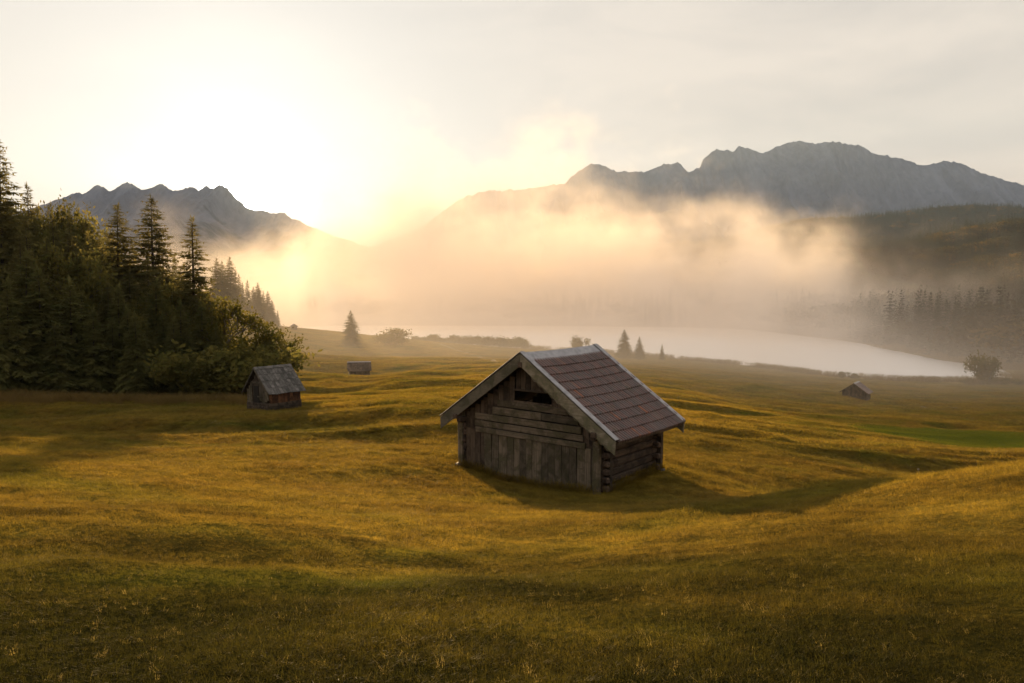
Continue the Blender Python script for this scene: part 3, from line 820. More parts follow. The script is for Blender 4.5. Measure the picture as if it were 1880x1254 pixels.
small_hut('hay_hut', 'small brown hay hut side-on in the mist on the open slope', p + Vector((0, 0, 0.0)), R(-76), 3.1, 3.6, 1.35, 2.55, 0.3, ('dark', 'dark', 'log'), rows=4, cols=10, detail=False, door=False)
p = spot(1571, 139); p.z = ground_min(p, 2.0)
small_hut('hay_hut', 'small hay hut with gable to the front before the lake shore', p, R(-36), 4.1, 3.6, 1.30, 2.75, 0.3, ('dark', 'dark', 'tile'), rows=4, cols=10, detail=False)
p = spot(541, 300); p.z = ground_min(p, 1.5)
small_hut('hay_hut', 'tiny dark hut on the misty rise below the far spruces', p, R(30), 1.9, 2.0, 1.6, 2.3, 0.2, ('dark', 'dark', 'shingle'), rows=3, cols=5, detail=False, door=False)

# ------------------------------------------------------------------ trees
def quads_mesh(name, Q, mat):
    Q = np.asarray(Q, dtype=np.float32); k = len(Q)
    return mesh_from(name, Q.reshape(-1, 3), np.arange(k * 4).reshape(k, 4))
def trunk_mesh(name, pts, radii, seg=7):
    vs_, fs_ = [], []
    for i, (p_, r_) in enumerate(zip(pts, radii)):
        for s in range(seg):
            a = 2 * math.pi * s / seg
            vs_.append((p_[0] + r_ * math.cos(a), p_[1] + r_ * math.sin(a), p_[2]))
        if i:
            for s in range(seg): fs_.append(((i - 1) * seg + s, (i - 1) * seg + (s + 1) % seg, i * seg + (s + 1) % seg, i * seg + s))
    return vs_, fs_
def kite(a, b, w, nrm):
    """long leaf-like face from a to b, w wide, lying across nrm"""
    d_ = b - a; side = np.cross(d_, nrm); side /= (np.linalg.norm(side) + 1e-9)
    m_ = a + d_ * 0.45
    return [a, m_ + side * w / 2, b, m_ - side * w / 2]
def spruce_meshes(seed, H=22.0, Rr=3.4, whorls=46, bare=0.05, twig=0.24, thin=1.0, nb=(9, 13), power=0.72, sparse=0.0):
    r_ = np.random.default_rng(seed)
    Q = []
    ts = bare + (1 - bare) * (np.linspace(0, 1, whorls) ** 0.93)
    lean = r_.normal(0, 0.012, 2)
    for ti in ts:
        L0 = Rr * ((1 - ti) ** power) * (0.92 + 0.16 * r_.random()) + 0.12
        z = ti * H
        for b in range(r_.integers(*nb)):
            if r_.random() < sparse: continue
            az_ = r_.random() * 2 * math.pi
            L_ = L0 * r_.uniform(0.55, 1.16)
            dx = np.array([math.cos(az_), math.sin(az_), 0.0]); sd = np.array([-dx[1], dx[0], 0])
            rise = 0.55 * ti - 0.16 + r_.normal(0, 0.12)
            drp = (0.62 - 0.35 * ti) * r_.uniform(0.7, 1.25)
            p0 = np.array([lean[0] * z, lean[1] * z, z + r_.normal(0, 0.26)])
            def P(s): return p0 + dx * L_ * s + np.array([0, 0, L_ * (rise * s - drp * s * s + 0.22 * drp * s ** 4)])
            k = max(2, int(L_ / twig))
            Q.append(kite(P(0.0), P(0.65), 0.06 + 0.03 * L_, np.array([0, 0, 1.0])))
            for j in range(k):
                s = (j + r_.random() * 0.8) / k * 0.88 + 0.10
                a = P(s)
                ax = P(min(s + 0.08, 1.05)) - a; ax /= np.linalg.norm(ax)
                ln = (0.30 + 0.30 * L_ * (1 - 0.75 * s)) * r_.uniform(0.7, 1.2) * (0.75 + 0.25 * thin)
                for sg in (-1, 1):
                    dirv = ax * r_.uniform(0.45, 0.9) + sd * sg * r_.uniform(0.5, 0.9) + np.array([0, 0, r_.uniform(-0.42, 0.06)])
                    dirv /= np.linalg.norm(dirv)
                    Q.append(kite(a, a + dirv * ln, ln * r_.uniform(0.22, 0.34) * thin, np.array([r_.normal(0, 0.35), r_.normal(0, 0.35), 1.0])))
                if r_.random() < 0.55:
                    dirv = np.array([r_.normal(0, 0.25), r_.normal(0, 0.25), -1.0]) + dx * 0.25
                    Q.append(kite(a, a + dirv / np.linalg.norm(dirv) * ln * 0.62, ln * 0.30 * thin, sd + r_.normal(0, 0.3, 3)))
            Q.append(kite(P(0.9), P(1.08), 0.16, np.array([0, 0, 1.0])))
    top = np.array([lean[0] * H, lean[1] * H, H])
    for k in range(7):
        az_ = r_.random() * 6.28
        Q.append(kite(top + np.array([0, 0, -0.6 + 0.1 * k]), top + np.array([0.22 * math.cos(az_), 0.22 * math.sin(az_), 0.12 + 0.12 * k]), 0.10, np.array([math.sin(az_), math.cos(az_), 0.2])))
    cr = quads_mesh('crown', Q, None)
    zz = np.linspace(-0.6, H * 0.985, 10)
    vs_, fs_ = trunk_mesh('trunk', [(lean[0] * z, lean[1] * z, z) for z in zz], [max(0.012 * H * (1 - z / H) + 0.015, 0.015) for z in zz])
    return cr, mesh_from('trunk', vs_, fs_, True)
def broadleaf_meshes(seed, H=9.0, spread=0.42, leaves=5200, leaf=0.17, levels=4, trunk_r=0.17, clear=0.25, clump=0.55, fill=0):
    r_ = np.random.default_rng(seed)
    segs, tips = [], []
    def grow(p, d_, L_, r0, lev):
        n_ = 4; pts = [p.copy()]; dd_ = d_.copy()
        for i in range(n_):
            dd_ = dd_ + r_.normal(0, 0.10, 3) + np.array([0, 0, 0.035]); dd_ /= np.linalg.norm(dd_)
            pts.append(pts[-1] + dd_ * L_ / n_)
        segs.append((pts, r0, r0 * 0.62, lev))
        if lev >= levels:
            tips.append(pts[-1]); tips.append(pts[-3]); return
        for b in range(r_.integers(2, 4) + (1 if lev == 0 else 0)):
            a = r_.random() * 6.283; q = np.array([math.cos(a), math.sin(a), r_.uniform(-0.1, 0.55)])
            nd = dd_ * r_.uniform(0.5, 1.0) + q * r_.uniform(0.55, 1.0) * (spread / 0.42); nd /= np.linalg.norm(nd)
            st = pts[-1] if b < 2 else pts[-2]
            grow(st, nd, L_ * r_.uniform(0.62, 0.86), r0 * 0.62, lev + 1)
        if lev >= 2: tips.append(pts[-1])
    grow(np.array([0, 0, -0.3]), np.array([r_.normal(0, 0.05), r_.normal(0, 0.05), 1.0]), H * clear + 0.3, trunk_r, 0)
    tips = np.array(tips); sc_ = H / (tips[:, 2].max() + 0.3)
    tips *= np.array([sc_, sc_, sc_])
    if fill:
        v_ = r_.normal(0, 1, (fill, 3)); v_ /= np.linalg.norm(v_, axis=1)[:, None]; v_ *= (r_.random(fill) ** 0.4)[:, None]
        tips = np.concatenate([tips, v_ * np.array([0.30, 0.30, 0.36]) * H + np.array([0, 0, 0.54 * H])])
    vs_, fs_ = [], []
    for pts, ra, rb, lev in segs:
        seg = 6 if lev < 2 else 4
        base = len(vs_); m_ = len(pts)
        for i, p_ in enumerate(pts):
            rr = ra + (rb - ra) * i / (m_ - 1)
            a_, b_ = pts[max(i - 1, 0)], pts[min(i + 1, m_ - 1)]
            t_ = (b_ - a_) / np.linalg.norm(b_ - a_); u_ = np.cross(t_, [0.3, 0.9, 0.2]); u_ /= np.linalg.norm(u_); w_ = np.cross(t_, u_)
            for s in range(seg):
                an = 6.2832 * s / seg; vs_.append((p_ + (u_ * math.cos(an) + w_ * math.sin(an)) * rr) * sc_)
            if i:
                for s in range(seg): fs_.append((base + (i - 1) * seg + s, base + (i - 1) * seg + (s + 1) % seg, base + i * seg + (s + 1) % seg, base + i * seg + s))
    which = r_.integers(0, len(tips), leaves)
    c = tips[which] + r_.normal(0, clump, (leaves, 3)) * np.array([1, 1, 0.7])
    n_ = r_.normal(0, 1, (leaves, 3)); n_ /= np.linalg.norm(n_, axis=1)[:, None]
    u_ = np.cross(n_, r_.normal(0, 1, (leaves, 3))); u_ /= np.linalg.norm(u_, axis=1)[:, None]; w_ = np.cross(n_, u_)
    s_ = (leaf * r_.uniform(0.6, 1.35, leaves))[:, None]
    Q = np.stack([c - u_ * s_, c + w_ * s_ * 0.55, c + u_ * s_, c - w_ * s_ * 0.55], 1)
    return quads_mesh('crown', Q, None), mesh_from('trunk', vs_, fs_, True)
def shrub_meshes(seed, w=2.2, h=2.4, leaves=3000, leaf=0.12):
    r_ = np.random.default_rng(seed)
    lob = np.stack([r_.normal(0, w * 0.30, 14), r_.normal(0, w * 0.30, 14), r_.uniform(0.25, 0.85, 14) * h], 1)
    c = lob[r_.integers(0, 14, leaves)] + r_.normal(0, 0.20, (leaves, 3)) * np.array([w * 0.75, w * 0.75, h * 0.6])
    c[:, 2] = np.abs(c[:, 2]) + 0.02
    n_ = r_.normal(0, 1, (leaves, 3)); n_ /= np.linalg.norm(n_, axis=1)[:, None]
    u_ = np.cross(n_, r_.normal(0, 1, (leaves, 3))); u_ /= np.linalg.norm(u_, axis=1)[:, None]; w_ = np.cross(n_, u_)
    s_ = (leaf * r_.uniform(0.6, 1.4, leaves))[:, None]
    cr = quads_mesh('crown', np.stack([c - u_ * s_, c + w_ * s_ * 0.55, c + u_ * s_, c - w_ * s_ * 0.55], 1), None)
    vs_, fs_ = [], []
    for k in range(7):
        e = lob[k]; n0 = len(vs_)
        v2, f2 = trunk_mesh('stems', [np.array([e[0] * 0.2, e[1] * 0.2, -0.2]) * (1 - t) + e * t for t in (0, 0.5, 1)], [0.035, 0.025, 0.01], 5)
        vs_ += v2; fs_ += [tuple(i + n0 for i in f_) for f_ in f2]
    return cr, mesh_from('stems', vs_, fs_, True)

def give(me, mat): me.materials.append(M[mat]); return me
SPR = []
for k, (Hh, Rw, wh, kw) in enumerate([(22, 4.6, 60, {}), (22, 4.0, 58, dict(power=0.82)), (22, 5.2, 56, dict(power=0.70)), (22, 4.3, 52, dict(sparse=0.15))]):
    c_, t_ = spruce_meshes(50 + k, Hh, Rw, wh, **kw); SPR.append((give(c_, 'needle'), give(t_, 'bark')))
YSP = []
for k in range(3):
    c_, t_ = spruce_meshes(80 + k, 10, 2.5 + 0.3 * k, 38, bare=0.03, twig=0.15, power=0.9); YSP.append((give(c_, 'needle_y'), give(t_, 'bark')))
BRD = []
for k in range(3):
    c_, t_ = broadleaf_meshes(91 + k * 3, 10, leaves=(2600, 6500, 7000)[k], clump=(0.40, 0.6, 0.6)[k], fill=(0, 14, 60)[k]); BRD.append((give(c_, 'leaf'), give(t_, 'bark_l')))
OLV = []
for k in (1, 2):
    c_ = BRD[k][0].copy(); c_.materials.clear(); OLV.append((give(c_, 'leaf_d'), BRD[k][1]))
SHR = []
for k in range(3):
    c_, t_ = shrub_meshes(120 + k); SHR.append((give(c_, 'leaf_d'), give(t_, 'bark_l')))
def plant(name, pair, p, size, label, cat, group, rz=None, part='trunk', wide=1.0, lean=0.0):
    o = empty(name, p, random.uniform(0, 6.28) if rz is None else rz)
    o.rotation_euler = (random.uniform(-1, 1) * lean, random.uniform(-1, 1) * lean, o.rotation_euler.z)
    o.scale = (size * wide, size * wide, size)
    tag(o, label, cat, group)
    link('crown', pair[0], None, o); link(part, pair[1], None, o)
    return o
def spruce(px, d, top_py, label, group=None, kind=None, wide=1.0, pool=None, lean=0.012, hgt=None):
    p = spot(px, d)
    pool = SPR if pool is None else pool
    base_h = 22.0 if pool is SPR else 10.0
    h_ = (at(px, top_py, d).z - p.z) if hgt is None else hgt
    pr = pool[random.randrange(len(pool)) if kind is None else kind]
    return plant('spruce_tree', pr, p, h_ / base_h, label, 'spruce', group, wide=wide, lean=lean)

ORD = 'first second third fourth fifth sixth seventh eighth ninth tenth eleventh twelfth thirteenth fourteenth fifteenth sixteenth seventeenth eighteenth nineteenth twentieth last'.split()
G1 = 'spruces of the forest on the slope'
def dense_label(px):
    return ('dark spruce in the forest around the tallest tree at the picture edge' if px < 60 else 'dark spruce in the forest between the picture edge and the first spire' if px < 200 else
            'dark spruce among the three spires, lower than they are' if px < 345 else 'lower dark spruce round the foot of the slender end spruce')
# tall ones whose tops stand out
spruce(8, 84, 262, 'tallest dark spruce at the left edge of the picture', G1, 0, 1.0)
spruce(62, 90, 345, 'dark spruce next to the tallest one at the picture edge', G1, 1, 1.1)
spruce(218, 90, 380, 'tall dark spruce with a forked-looking top, first of three spires', G1, 2, 1.3)
spruce(284, 92, 367, 'tall symmetrical spruce, middle of the three spires before the mountains', G1, 0, 1.4)
spruce(357, 84, 405, 'tall slender spruce at the right end of the forest with sunlit top', G1, 1, 1.55)
spruce(252, 97, 455, 'spruce filling the gap between the first and middle spire', G1, 3, 1.1)
spruce(322, 98, 470, 'spruce filling the gap between the middle spire and the slender end spruce', G1, 1, 1.2)
for px, d, ty in [(-60, 88, 330), (-130, 90, 360), (30, 98, 372), (100, 104, 378), (135, 96, 395), (165, 101, 405), (190, 92, 440), (40, 78, 430), (-20, 76, 470), (95, 82, 440), (150, 84, 470), (240, 84, 500), (300, 84, 500), (200, 80, 520),
                  (75, 112, 380), (125, 118, 385), (175, 110, 420), (-90, 80, 430), (0, 105, 360), (275, 86, 480), (338, 88, 490), (385, 92, 540), (110, 92, 400), (60, 84, 400), (170, 92, 430)]:
    spruce(px, d, ty, dense_label(px), G1, None, random.uniform(1.0, 1.3))
for px, d, ty in [(20, 112, 395), (48, 120, 402), (84, 122, 398), (112, 110, 402), (142, 124, 410), (158, 114, 418), (182, 120, 432), (205, 112, 455), (226, 118, 470), (246, 110, 478), (266, 116, 486), (292, 110, 480), (310, 116, 492),
                  (330, 108, 500), (346, 112, 506), (366, 104, 512), (384, 100, 540), (-30, 110, 390), (-70, 104, 395), (230, 100, 500), (340, 96, 520), (300, 100, 505), (205, 98, 470), (130, 88, 430), (20, 90, 405)]:
    spruce(px, d, ty, dense_label(px), G1, random.choice((0, 2)), random.uniform(1.25, 1.6))
G2 = 'young spruces along the forest edge'
for i_, (px, d, ty) in enumerate(sorted([(15, 69, 520), (-45, 70, 500), (75, 72, 500), (130, 74, 520), (-100, 70, 540), (45, 73, 470), (170, 73, 570), (205, 74, 590), (145, 76, 540), (235, 75, 570), (330, 76, 560), (270, 74, 600), (300, 77, 580), (345, 75, 610), (105, 70, 600), (252, 71.5, 580), (395, 76, 600), (318, 74, 590), (370, 78, 560), (218, 78, 530), (285, 79, 520)])):
    spruce(px, d, ty, 'light green young spruce of the forest edge, %s counted from the picture edge' % ORD[i_], G2, None, random.uniform(1.0, 1.25), YSP)
spruce(252, 70, 662, 'smallest young spruce standing before the forest edge', G2, 0, 1.2, YSP)
G7 = 'leafy trees among the spruces'
# broadleaf tree and shrubs at the corner of the wood
def leafy(name, pool, k, px, d, top_py, label, cat, group=None, wide=1.0, rz=None, part='trunk', base=10.0):
    p = spot(px, d); h_ = at(px, top_py, d).z - p.z
    return plant(name, pool[k], p, h_ / base, label, cat, group, rz, part, wide)
for px, d, ty, w_ in [(30, 98, 366, 0.55), (66, 100, 385, 0.6), (98, 102, 372, 0.5), (122, 100, 392, 0.6), (150, 102, 405, 0.55), (178, 100, 450, 0.6), (110, 84, 450, 0.7), (165, 84, 500, 0.75), (240, 82, 540, 0.8), (322, 84, 520, 0.8), (290, 80, 560, 0.8), (375, 82, 590, 0.9)]:
    leafy('broadleaf_tree', OLV, 0 if px % 4 else 1, px, d, ty, 'olive leafy tree rising between the picture edge and the first spire' if px < 200 else 'olive leafy tree among the lower trees under the spires', 'tree', G7, w_)
leafy('broadleaf_tree', BRD, 0, 428, 80, 545, 'airy broadleaf tree with dark limbs showing, right of the spruces', 'tree', None, 0.95, 0.6)
leafy('broadleaf_tree', BRD, 1, 470, 77, 600, 'low rounded broadleaf tree at the outer corner of the wood', 'tree', None, 1.0, 1.9)
leafy('broadleaf_tree', BRD, 2, 505, 79, 640, 'small feathery bush-like tree reaching out over the grey hut roof', 'tree', None, 1.0, 0.2)
G3 = 'shrubs at the corner of the wood'
for px, d, ty, lb in [(405, 73, 640, 'leafy shrub between the young spruces and the broadleaf tree'), (432, 71, 632, 'dense green shrub under the airy broadleaf tree'), (455, 70, 640, 'dense shrub behind the left side of the grey-roofed hut'),
                      (482, 72, 650, 'shrub directly behind the ridge of the grey-roofed hut'), (380, 72, 660, 'low shrub at the foot of the slender end spruce')]:
    leafy('shrub', SHR, random.randrange(3), px, d, ty, lb, 'shrub', G3, 1.25, None, 'stems', 2.4)
# row of spruces fading into the mist behind
G4 = 'misty spruces stepping down the far slope'
for i_, (px, d, ty) in enumerate(sorted([(412, 262, 482), (424, 268, 474), (434, 272, 498), (446, 276, 520), (456, 280, 516), (466, 285, 528), (474, 290, 520), (484, 296, 535), (492, 300, 536), (500, 304, 552), (510, 308, 570), (402, 258, 476), (440, 290, 505), (478, 305, 530)])):
    spruce(px, d, ty, 'hazy spruce, %s from the forest in the row stepping down into the mist' % ORD[i_], G4, None, 1.15)
spruce(645, 250, 571, 'lone spruce in the mist on the open rise', None, 2, 1.6)
leafy('shrub', SHR, 0, 719, 260, 603, 'round misty bush to the right of the lone spruce', 'shrub', None, 1.6, None, 'stems', 2.4)
spruce(1147, 272, 606, 'taller of the small spruces on the shore behind the big hut', None, 0, 1.9)
spruce(1174, 275, 619, 'shorter spruce next to the taller one on the shore', None, 1, 2.1)
spruce(1216, 280, 632, 'tiny lone spruce on the shore right of the pair', None, 1, 1.4)
leafy('broadleaf_tree', SHR, 2, 1060, 285, 621, 'small misty tree on the shore above the hut ridge', 'tree', None, 0.75, None, 'trunk', 2.3)
leafy('broadleaf_tree', SHR, 1, 1813, 218, 655, 'round broadleaf tree at the right end of the lake shore', 'tree', None, 0.72, None, 'trunk', 2.3)
G5 = 'bushes along the lake shore'
for px, d, ty, lb in [(1548, 230, 683, 'squat bush at the water behind the small gabled hut'), (1570, 230, 686, 'second low bush at the water behind the small gabled hut'), (1850, 216, 694, 'low bush right of the round tree by the lake'), (1874, 214, 697, 'low bush at the right picture edge by the lake'),
                      (1780, 220, 694, 'low bush left of the round tree by the lake')]:
    leafy('shrub', SHR, random.randrange(3), px, d, ty, lb, 'shrub', G5, 1.5, None, 'stems', 2.4)
for i, px in enumerate(range(765, 975, 14)):
    leafy('shrub', SHR, i % 3, px, 345 + 12 * math.sin(i * 1.7), 617 + 3 * math.sin(i * 2.3) + i * 0.4, '%s misty shrub from the left in the thicket on the low lake point' % ORD[i], 'shrub', 'thicket on the low point', 1.9, None, 'stems', 2.4)

# ------------------------------------------------------------------ scatter helper (geometry nodes)
def scatter(name, pts, scales, rots, which, sources, label, kind='stuff', tilt=None):
    me = bpy.data.meshes.new(name)
    me.vertices.add(len(pts)); me.vertices.foreach_set('co', np.asarray(pts, np.float32).ravel())
    for nm, ty, arr in (('s', 'FLOAT_VECTOR', np.asarray(scales, np.float32)), ('r', 'FLOAT_VECTOR', np.asarray(rots, np.float32)), ('w', 'INT', np.asarray(which, np.int32))):
        a = me.attributes.new(nm, ty, 'POINT')
        a.data.foreach_set('vector' if ty == 'FLOAT_VECTOR' else 'value', arr.ravel())
    me.update()
    c = bpy.data.collections.new(name + '_pieces')
    for i, s in enumerate(sources):
        o = bpy.data.objects.new('%s_piece_%d' % (name, i), s); c.objects.link(o)
    t = bpy.data.node_groups.new(name, 'GeometryNodeTree')
    t.interface.new_socket('Geometry', in_out='INPUT', socket_type='NodeSocketGeometry')
    t.interface.new_socket('Geometry', in_out='OUTPUT', socket_type='NodeSocketGeometry')
    gi, go = t.nodes.new('NodeGroupInput'), t.nodes.new('NodeGroupOutput')
    mp_ = t.nodes.new('GeometryNodeMeshToPoints'); ip = t.nodes.new('GeometryNodeInstanceOnPoints'); ci = t.nodes.new('GeometryNodeCollectionInfo')
    ci.inputs['Collection'].default_value = c; ci.inputs['Separate Children'].default_value = True; ci.inputs['Reset Children'].default_value = True
    def attr(nm, ty):
        a = t.nodes.new('GeometryNodeInputNamedAttribute'); a.data_type = ty; a.inputs['Name'].default_value = nm
        return [o for o in a.outputs if o.enabled and o.name == 'Attribute'][0]
    t.links.new(gi.outputs[0], mp_.inputs['Mesh']); t.links.new(mp_.outputs[0], ip.inputs['Points'])
    t.links.new(ci.outputs[0], ip.inputs['Instance']); ip.inputs['Pick Instance'].default_value = True
    t.links.new(attr('w', 'INT'), ip.inputs['Instance Index']); t.links.new(attr('s', 'FLOAT_VECTOR'), ip.inputs['Scale'])
    er = t.nodes.new('FunctionNodeEulerToRotation'); t.links.new(attr('r', 'FLOAT_VECTOR'), er.inputs[0]); t.links.new(er.outputs[0], ip.inputs['Rotation'])
    t.links.new(ip.outputs[0], go.inputs[0])
    o = link(name, me)
    md = o.modifiers.new('scatter', 'NODES'); md.node_group = t
    return tag(o, label, kind=kind)

# ------------------------------------------------------------------ far woods
FAR = []
for k in range(3):
    c_, t_ = spruce_meshes(300 + k, 20, 3.0 + 0.4 * k, 16, twig=1.1, thin=2.0, nb=(5, 7), bare=0.04); FAR.append(give(c_, 'needle_far'))
for k in range(2):
    c_, t_ = broadleaf_meshes(330 + k, 14, leaves=420, leaf=0.75, levels=3, clump=1.3); FAR.append(give(c_, 'leaf_far'))
def wood(name, label, d0, d1, px0, px1, spacing, keep, leafy_share, hmul=1.0):
    n_ = int((d1 - d0) * ((px1 - px0) / F) * (d0 + d1) / 2 / spacing ** 2)
    y = rng.uniform(d0, d1, n_); px = rng.uniform(px0, px1, n_)
    x = (px - HX) / F * y
    z = height(x, y)
    ok = keep(px, y, x, z); x, y, z = x[ok], y[ok], z[ok]
    m_ = len(x)
    s = rng.uniform(0.7, 1.2, m_) * hmul
    lf = (fbm(x / 70, y / 70, 3, 77) + 0.5 + rng.normal(0, 0.12, m_)) < leafy_share
    which = np.where(lf, rng.integers(3, 5, m_), rng.integers(0, 3, m_))
    return scatter(name, np.stack([x, y, z - 0.3], -1), np.stack([s * 1.3, s * 1.3, s * rng.uniform(0.75, 1.25, m_)], -1), np.stack([0 * x, 0 * x, rng.uniform(0, 6.28, m_)], -1), which, FAR, label)
cl = spot(1632, 630)
def keep_near(px, y, x, z):
    clear = ((x - cl.x) / 46) ** 2 + ((y - cl.y) / 60) ** 2 > 1
    front = ~((px > 1560) & (px < 1700) & (y > 500) & (y < 640) & (np.abs(x - cl.x) < 34))
    far_shore = np.interp(px, [930, 1300, 1450, 1600, 1750, 1900, 2150], [680, 635, 535, 415, 300, 262, 258])
    return (z > 0.5) & clear & front & (y > far_shore)
wood('forest_hillside', 'dark mixed forest covering the hill across the lake', 268, 1330, 930, 2150, 6.6, keep_near, 0.30)
wood('forest_ridge', 'dark wooded ridge behind the near hill', 1900, 2750, 1150, 2150, 11.0, lambda px, y, x, z: z > 60, 0.15, 1.1)
wood('forest_valley', 'wooded valley floor behind the mist', 740, 1300, 350, 935, 9.0, lambda px, y, x, z: z > 1, 0.3)
G6 = 'spruces round the clearing across the lake'
for i_, (px, d, hh) in enumerate(sorted([(1556, 560, 20), (1580, 570, 22), (1600, 540, 16), (1624, 550, 21), (1648, 560, 15), (1664, 575, 19), (1690, 570, 17), (1541, 575, 15)])):
    spruce(px, d, 0, '%s spruce from the left of those round the green clearing across the lake' % ORD[i_], G6, None, 1.25, hgt=hh)

# ------------------------------------------------------------------ grass
def tuft(seed, blades=11, h=0.075, spread=0.035, w=0.006, curl=0.5):
    r_ = np.random.default_rng(seed); vs_, fs_ = [], []
    for b in range(blades):
        a, rr = r_.random() * 6.283, spread * math.sqrt(r_.random())
        p0 = np.array([rr * math.cos(a), rr * math.sin(a), -0.01])
        az_ = r_.random() * 6.283; dr = np.array([math.cos(az_), math.sin(az_), 0]); sd = np.array([-dr[1], dr[0], 0])
        H_ = h * r_.uniform(0.45, 1.25); out_ = H_ * r_.uniform(0.2, 1.0) * curl * 1.6; ww = w * r_.uniform(0.7, 1.3)
        k = len(vs_)
        m1 = p0 + np.array([0, 0, H_ * 0.62]) + dr * out_ * 0.35; tp = p0 + np.array([0, 0, H_]) + dr * out_
        vs_ += [p0 - sd * ww / 2, p0 + sd * ww / 2, m1 + sd * ww * 0.42, m1 - sd * ww * 0.42, tp, tp]
        fs_ += [(k, k + 1, k + 2, k + 3), (k + 3, k + 2, k + 4, k + 5)]
    me = bpy.data.meshes.new('tuft'); 
    fs_ = [f_ if f_[2] + 1 != f_[3] else f_[:3] for f_ in fs_]
    me.from_pydata([tuple(v) for v in vs_], [], fs_); me.update()
    return me
TUF = [give(tuft(400 + k, 14, 0.055 + 0.008 * k, 0.05, 0.005, 0.8), 'blade') for k in range(4)] + [give(tuft(420, 8, 0.10, 0.03, 0.004, 0.9), 'blade'), give(tuft(421, 16, 0.05, 0.06, 0.008, 1.0), 'blade')]
def meadow(n_total):
    # even spread over the picture: density falls with distance
    e = -0.30
    lo, hi = 1.6, 100.0
    u_ = rng.random(n_total)
    y = (lo ** (1 + e) + u_ * (hi ** (1 + e) - lo ** (1 + e))) ** (1 / (1 + e))
    x = rng.uniform(-0.80, 0.80, n_total) * (y + 1.2)
    z = height(x, y)
    ca_, sa_ = math.cos(R(-38.4)), math.sin(R(-38.4))
    lx, ly = (x - 0.4) * ca_ + (y - 22.75) * sa_, -(x - 0.4) * sa_ + (y - 22.75) * ca_
    ok = ~((np.abs(lx) < 2.5) & (ly > -0.03) & (ly < 3.6)) & ~in_field(x, y, rng.uniform(0.82, 1.06, n_total))
    x, y, z = x[ok], y[ok], z[ok]; m_ = len(x)
    clumpy = 0.75 + 0.9 * (fbm(x / 0.7, y / 0.7, 2, 90) + 0.5) * 0.8
    grow_ = np.clip(y / 9.0, 1.0, 5.0) ** 0.62
    s = rng.uniform(0.45, 1.0, m_) * clumpy * grow_ * 0.66 * (0.72 + 0.28 * smooth(5, 14, y)) * (1 - 0.35 * smooth(60, 100, y))
    wide = s * 1.2 * np.clip(y / 9.0, 1.0, 7.0) ** 0.42
    sel = rng.random(m_)
    which = np.where(sel < 0.03, 4, np.where(sel < 0.32, 5, rng.integers(0, 4, m_)))
    return scatter('grass', np.stack([x, y, z], -1), np.stack([wide, wide, s], -1), np.stack([rng.normal(0, 0.12, m_), rng.normal(0, 0.12, m_), rng.uniform(0, 6.28, m_)], -1), which, TUF,
                   'short autumn meadow grass, golden and green')
meadow(520000)
FTU = [give(tuft(430 + k, 46, 0.15, 0.75, 0.035, 0.8), 'blade') for k in range(3)]
n_ = 150000
y = 45.0 * (340.0 / 45.0) ** rng.random(n_); x = rng.uniform(-0.80, 0.80, n_) * y; z = height(x, y)
ok = (z > 0.2) & ~in_field(x, y, rng.uniform(0.82, 1.06, n_)) & (rng.random(n_) < smooth(45, 75, y)); x, y, z = x[ok], y[ok], z[ok]; n_ = len(x)
s = rng.uniform(0.6, 1.2, n_)
scatter('meadow_grass', np.stack([x, y, z], -1), np.stack([s * np.clip(y / 110, 0.8, 2.2), s * np.clip(y / 110, 0.8, 2.2), s], -1), np.stack([0 * x, 0 * x, rng.uniform(0, 6.28, n_)], -1), rng.integers(0, 3, n_), FTU, 'meadow grass on the lower slope towards the lake')
SHORT = [give(tuft(435 + k, 40, 0.10, 0.55, 0.02, 0.8), 'field') for k in range(3)]
n_ = 9000
x = FC.x + rng.uniform(-15, 15, n_); y = FC.y + rng.uniform(-17, 17, n_)
ok = in_field(x, y, rng.uniform(0.9, 1.05, n_)); x, y = x[ok], y[ok]; n_ = len(x)
s = rng.uniform(0.6, 1.2, n_)
scatter('field_grass', np.stack([x, y, height(x, y) + 0.04], -1), np.stack([s, s, s], -1), np.stack([0 * x, 0 * x, rng.uniform(0, 6.28, n_)], -1), rng.integers(0, 3, n_), SHORT, 'short green grass of the mown field')
WEED = [give(tuft(445 + k, 12, 0.30, 0.06, 0.009, 0.6), 'blade') for k in range(3)]
n_ = 900
e_ = rng.random(n_); sd_ = rng.random(n_)
lx = np.where(sd_ < 0.5, -2.55 + 5.1 * e_, 2.62 + 0.12 * rng.random(n_)); ly = np.where(sd_ < 0.5, -0.12 - 0.14 * rng.random(n_), 3.6 * e_)
yw = math.atan2(21.05 - 24.25, 2.50 + 1.56)
x = 0.47 + lx * math.cos(yw) - ly * math.sin(yw); y = 22.65 + lx * math.sin(yw) + ly * math.cos(yw)
s = rng.uniform(0.35, 1.0, n_)
scatter('weeds', np.stack([x, y, height(x, y)], -1), np.stack([s, s, s], -1), np.stack([0 * x, 0 * x, rng.uniform(0, 6.28, n_)], -1), rng.integers(0, 3, n_), WEED, 'taller weeds against the walls of the big hut')
DRY = [give(tuft(440 + k, 16, 0.9, 0.22, 0.02, 0.5), 'dry') for k in range(3)]
n_ = 2600
px = rng.uniform(-160, 445, n_); y = np.where(px < 300, 66.5, 66.5 - (px - 300) * 0.012) + rng.normal(0, 1.6, n_) + 1.5 * fbm(px / 40, px * 0, 2, 8) * 2
x = (px - HX) / F * y
s = rng.uniform(0.4, 1.0, n_)
scatter('dry_grass', np.stack([x, y, height(x, y)], -1), np.stack([s * 1.3, s * 1.3, s], -1), np.stack([0 * x, 0 * x, rng.uniform(0, 6.28, n_)], -1), rng.integers(0, 3, n_), DRY, 'tall straw-coloured grass along the forest edge')
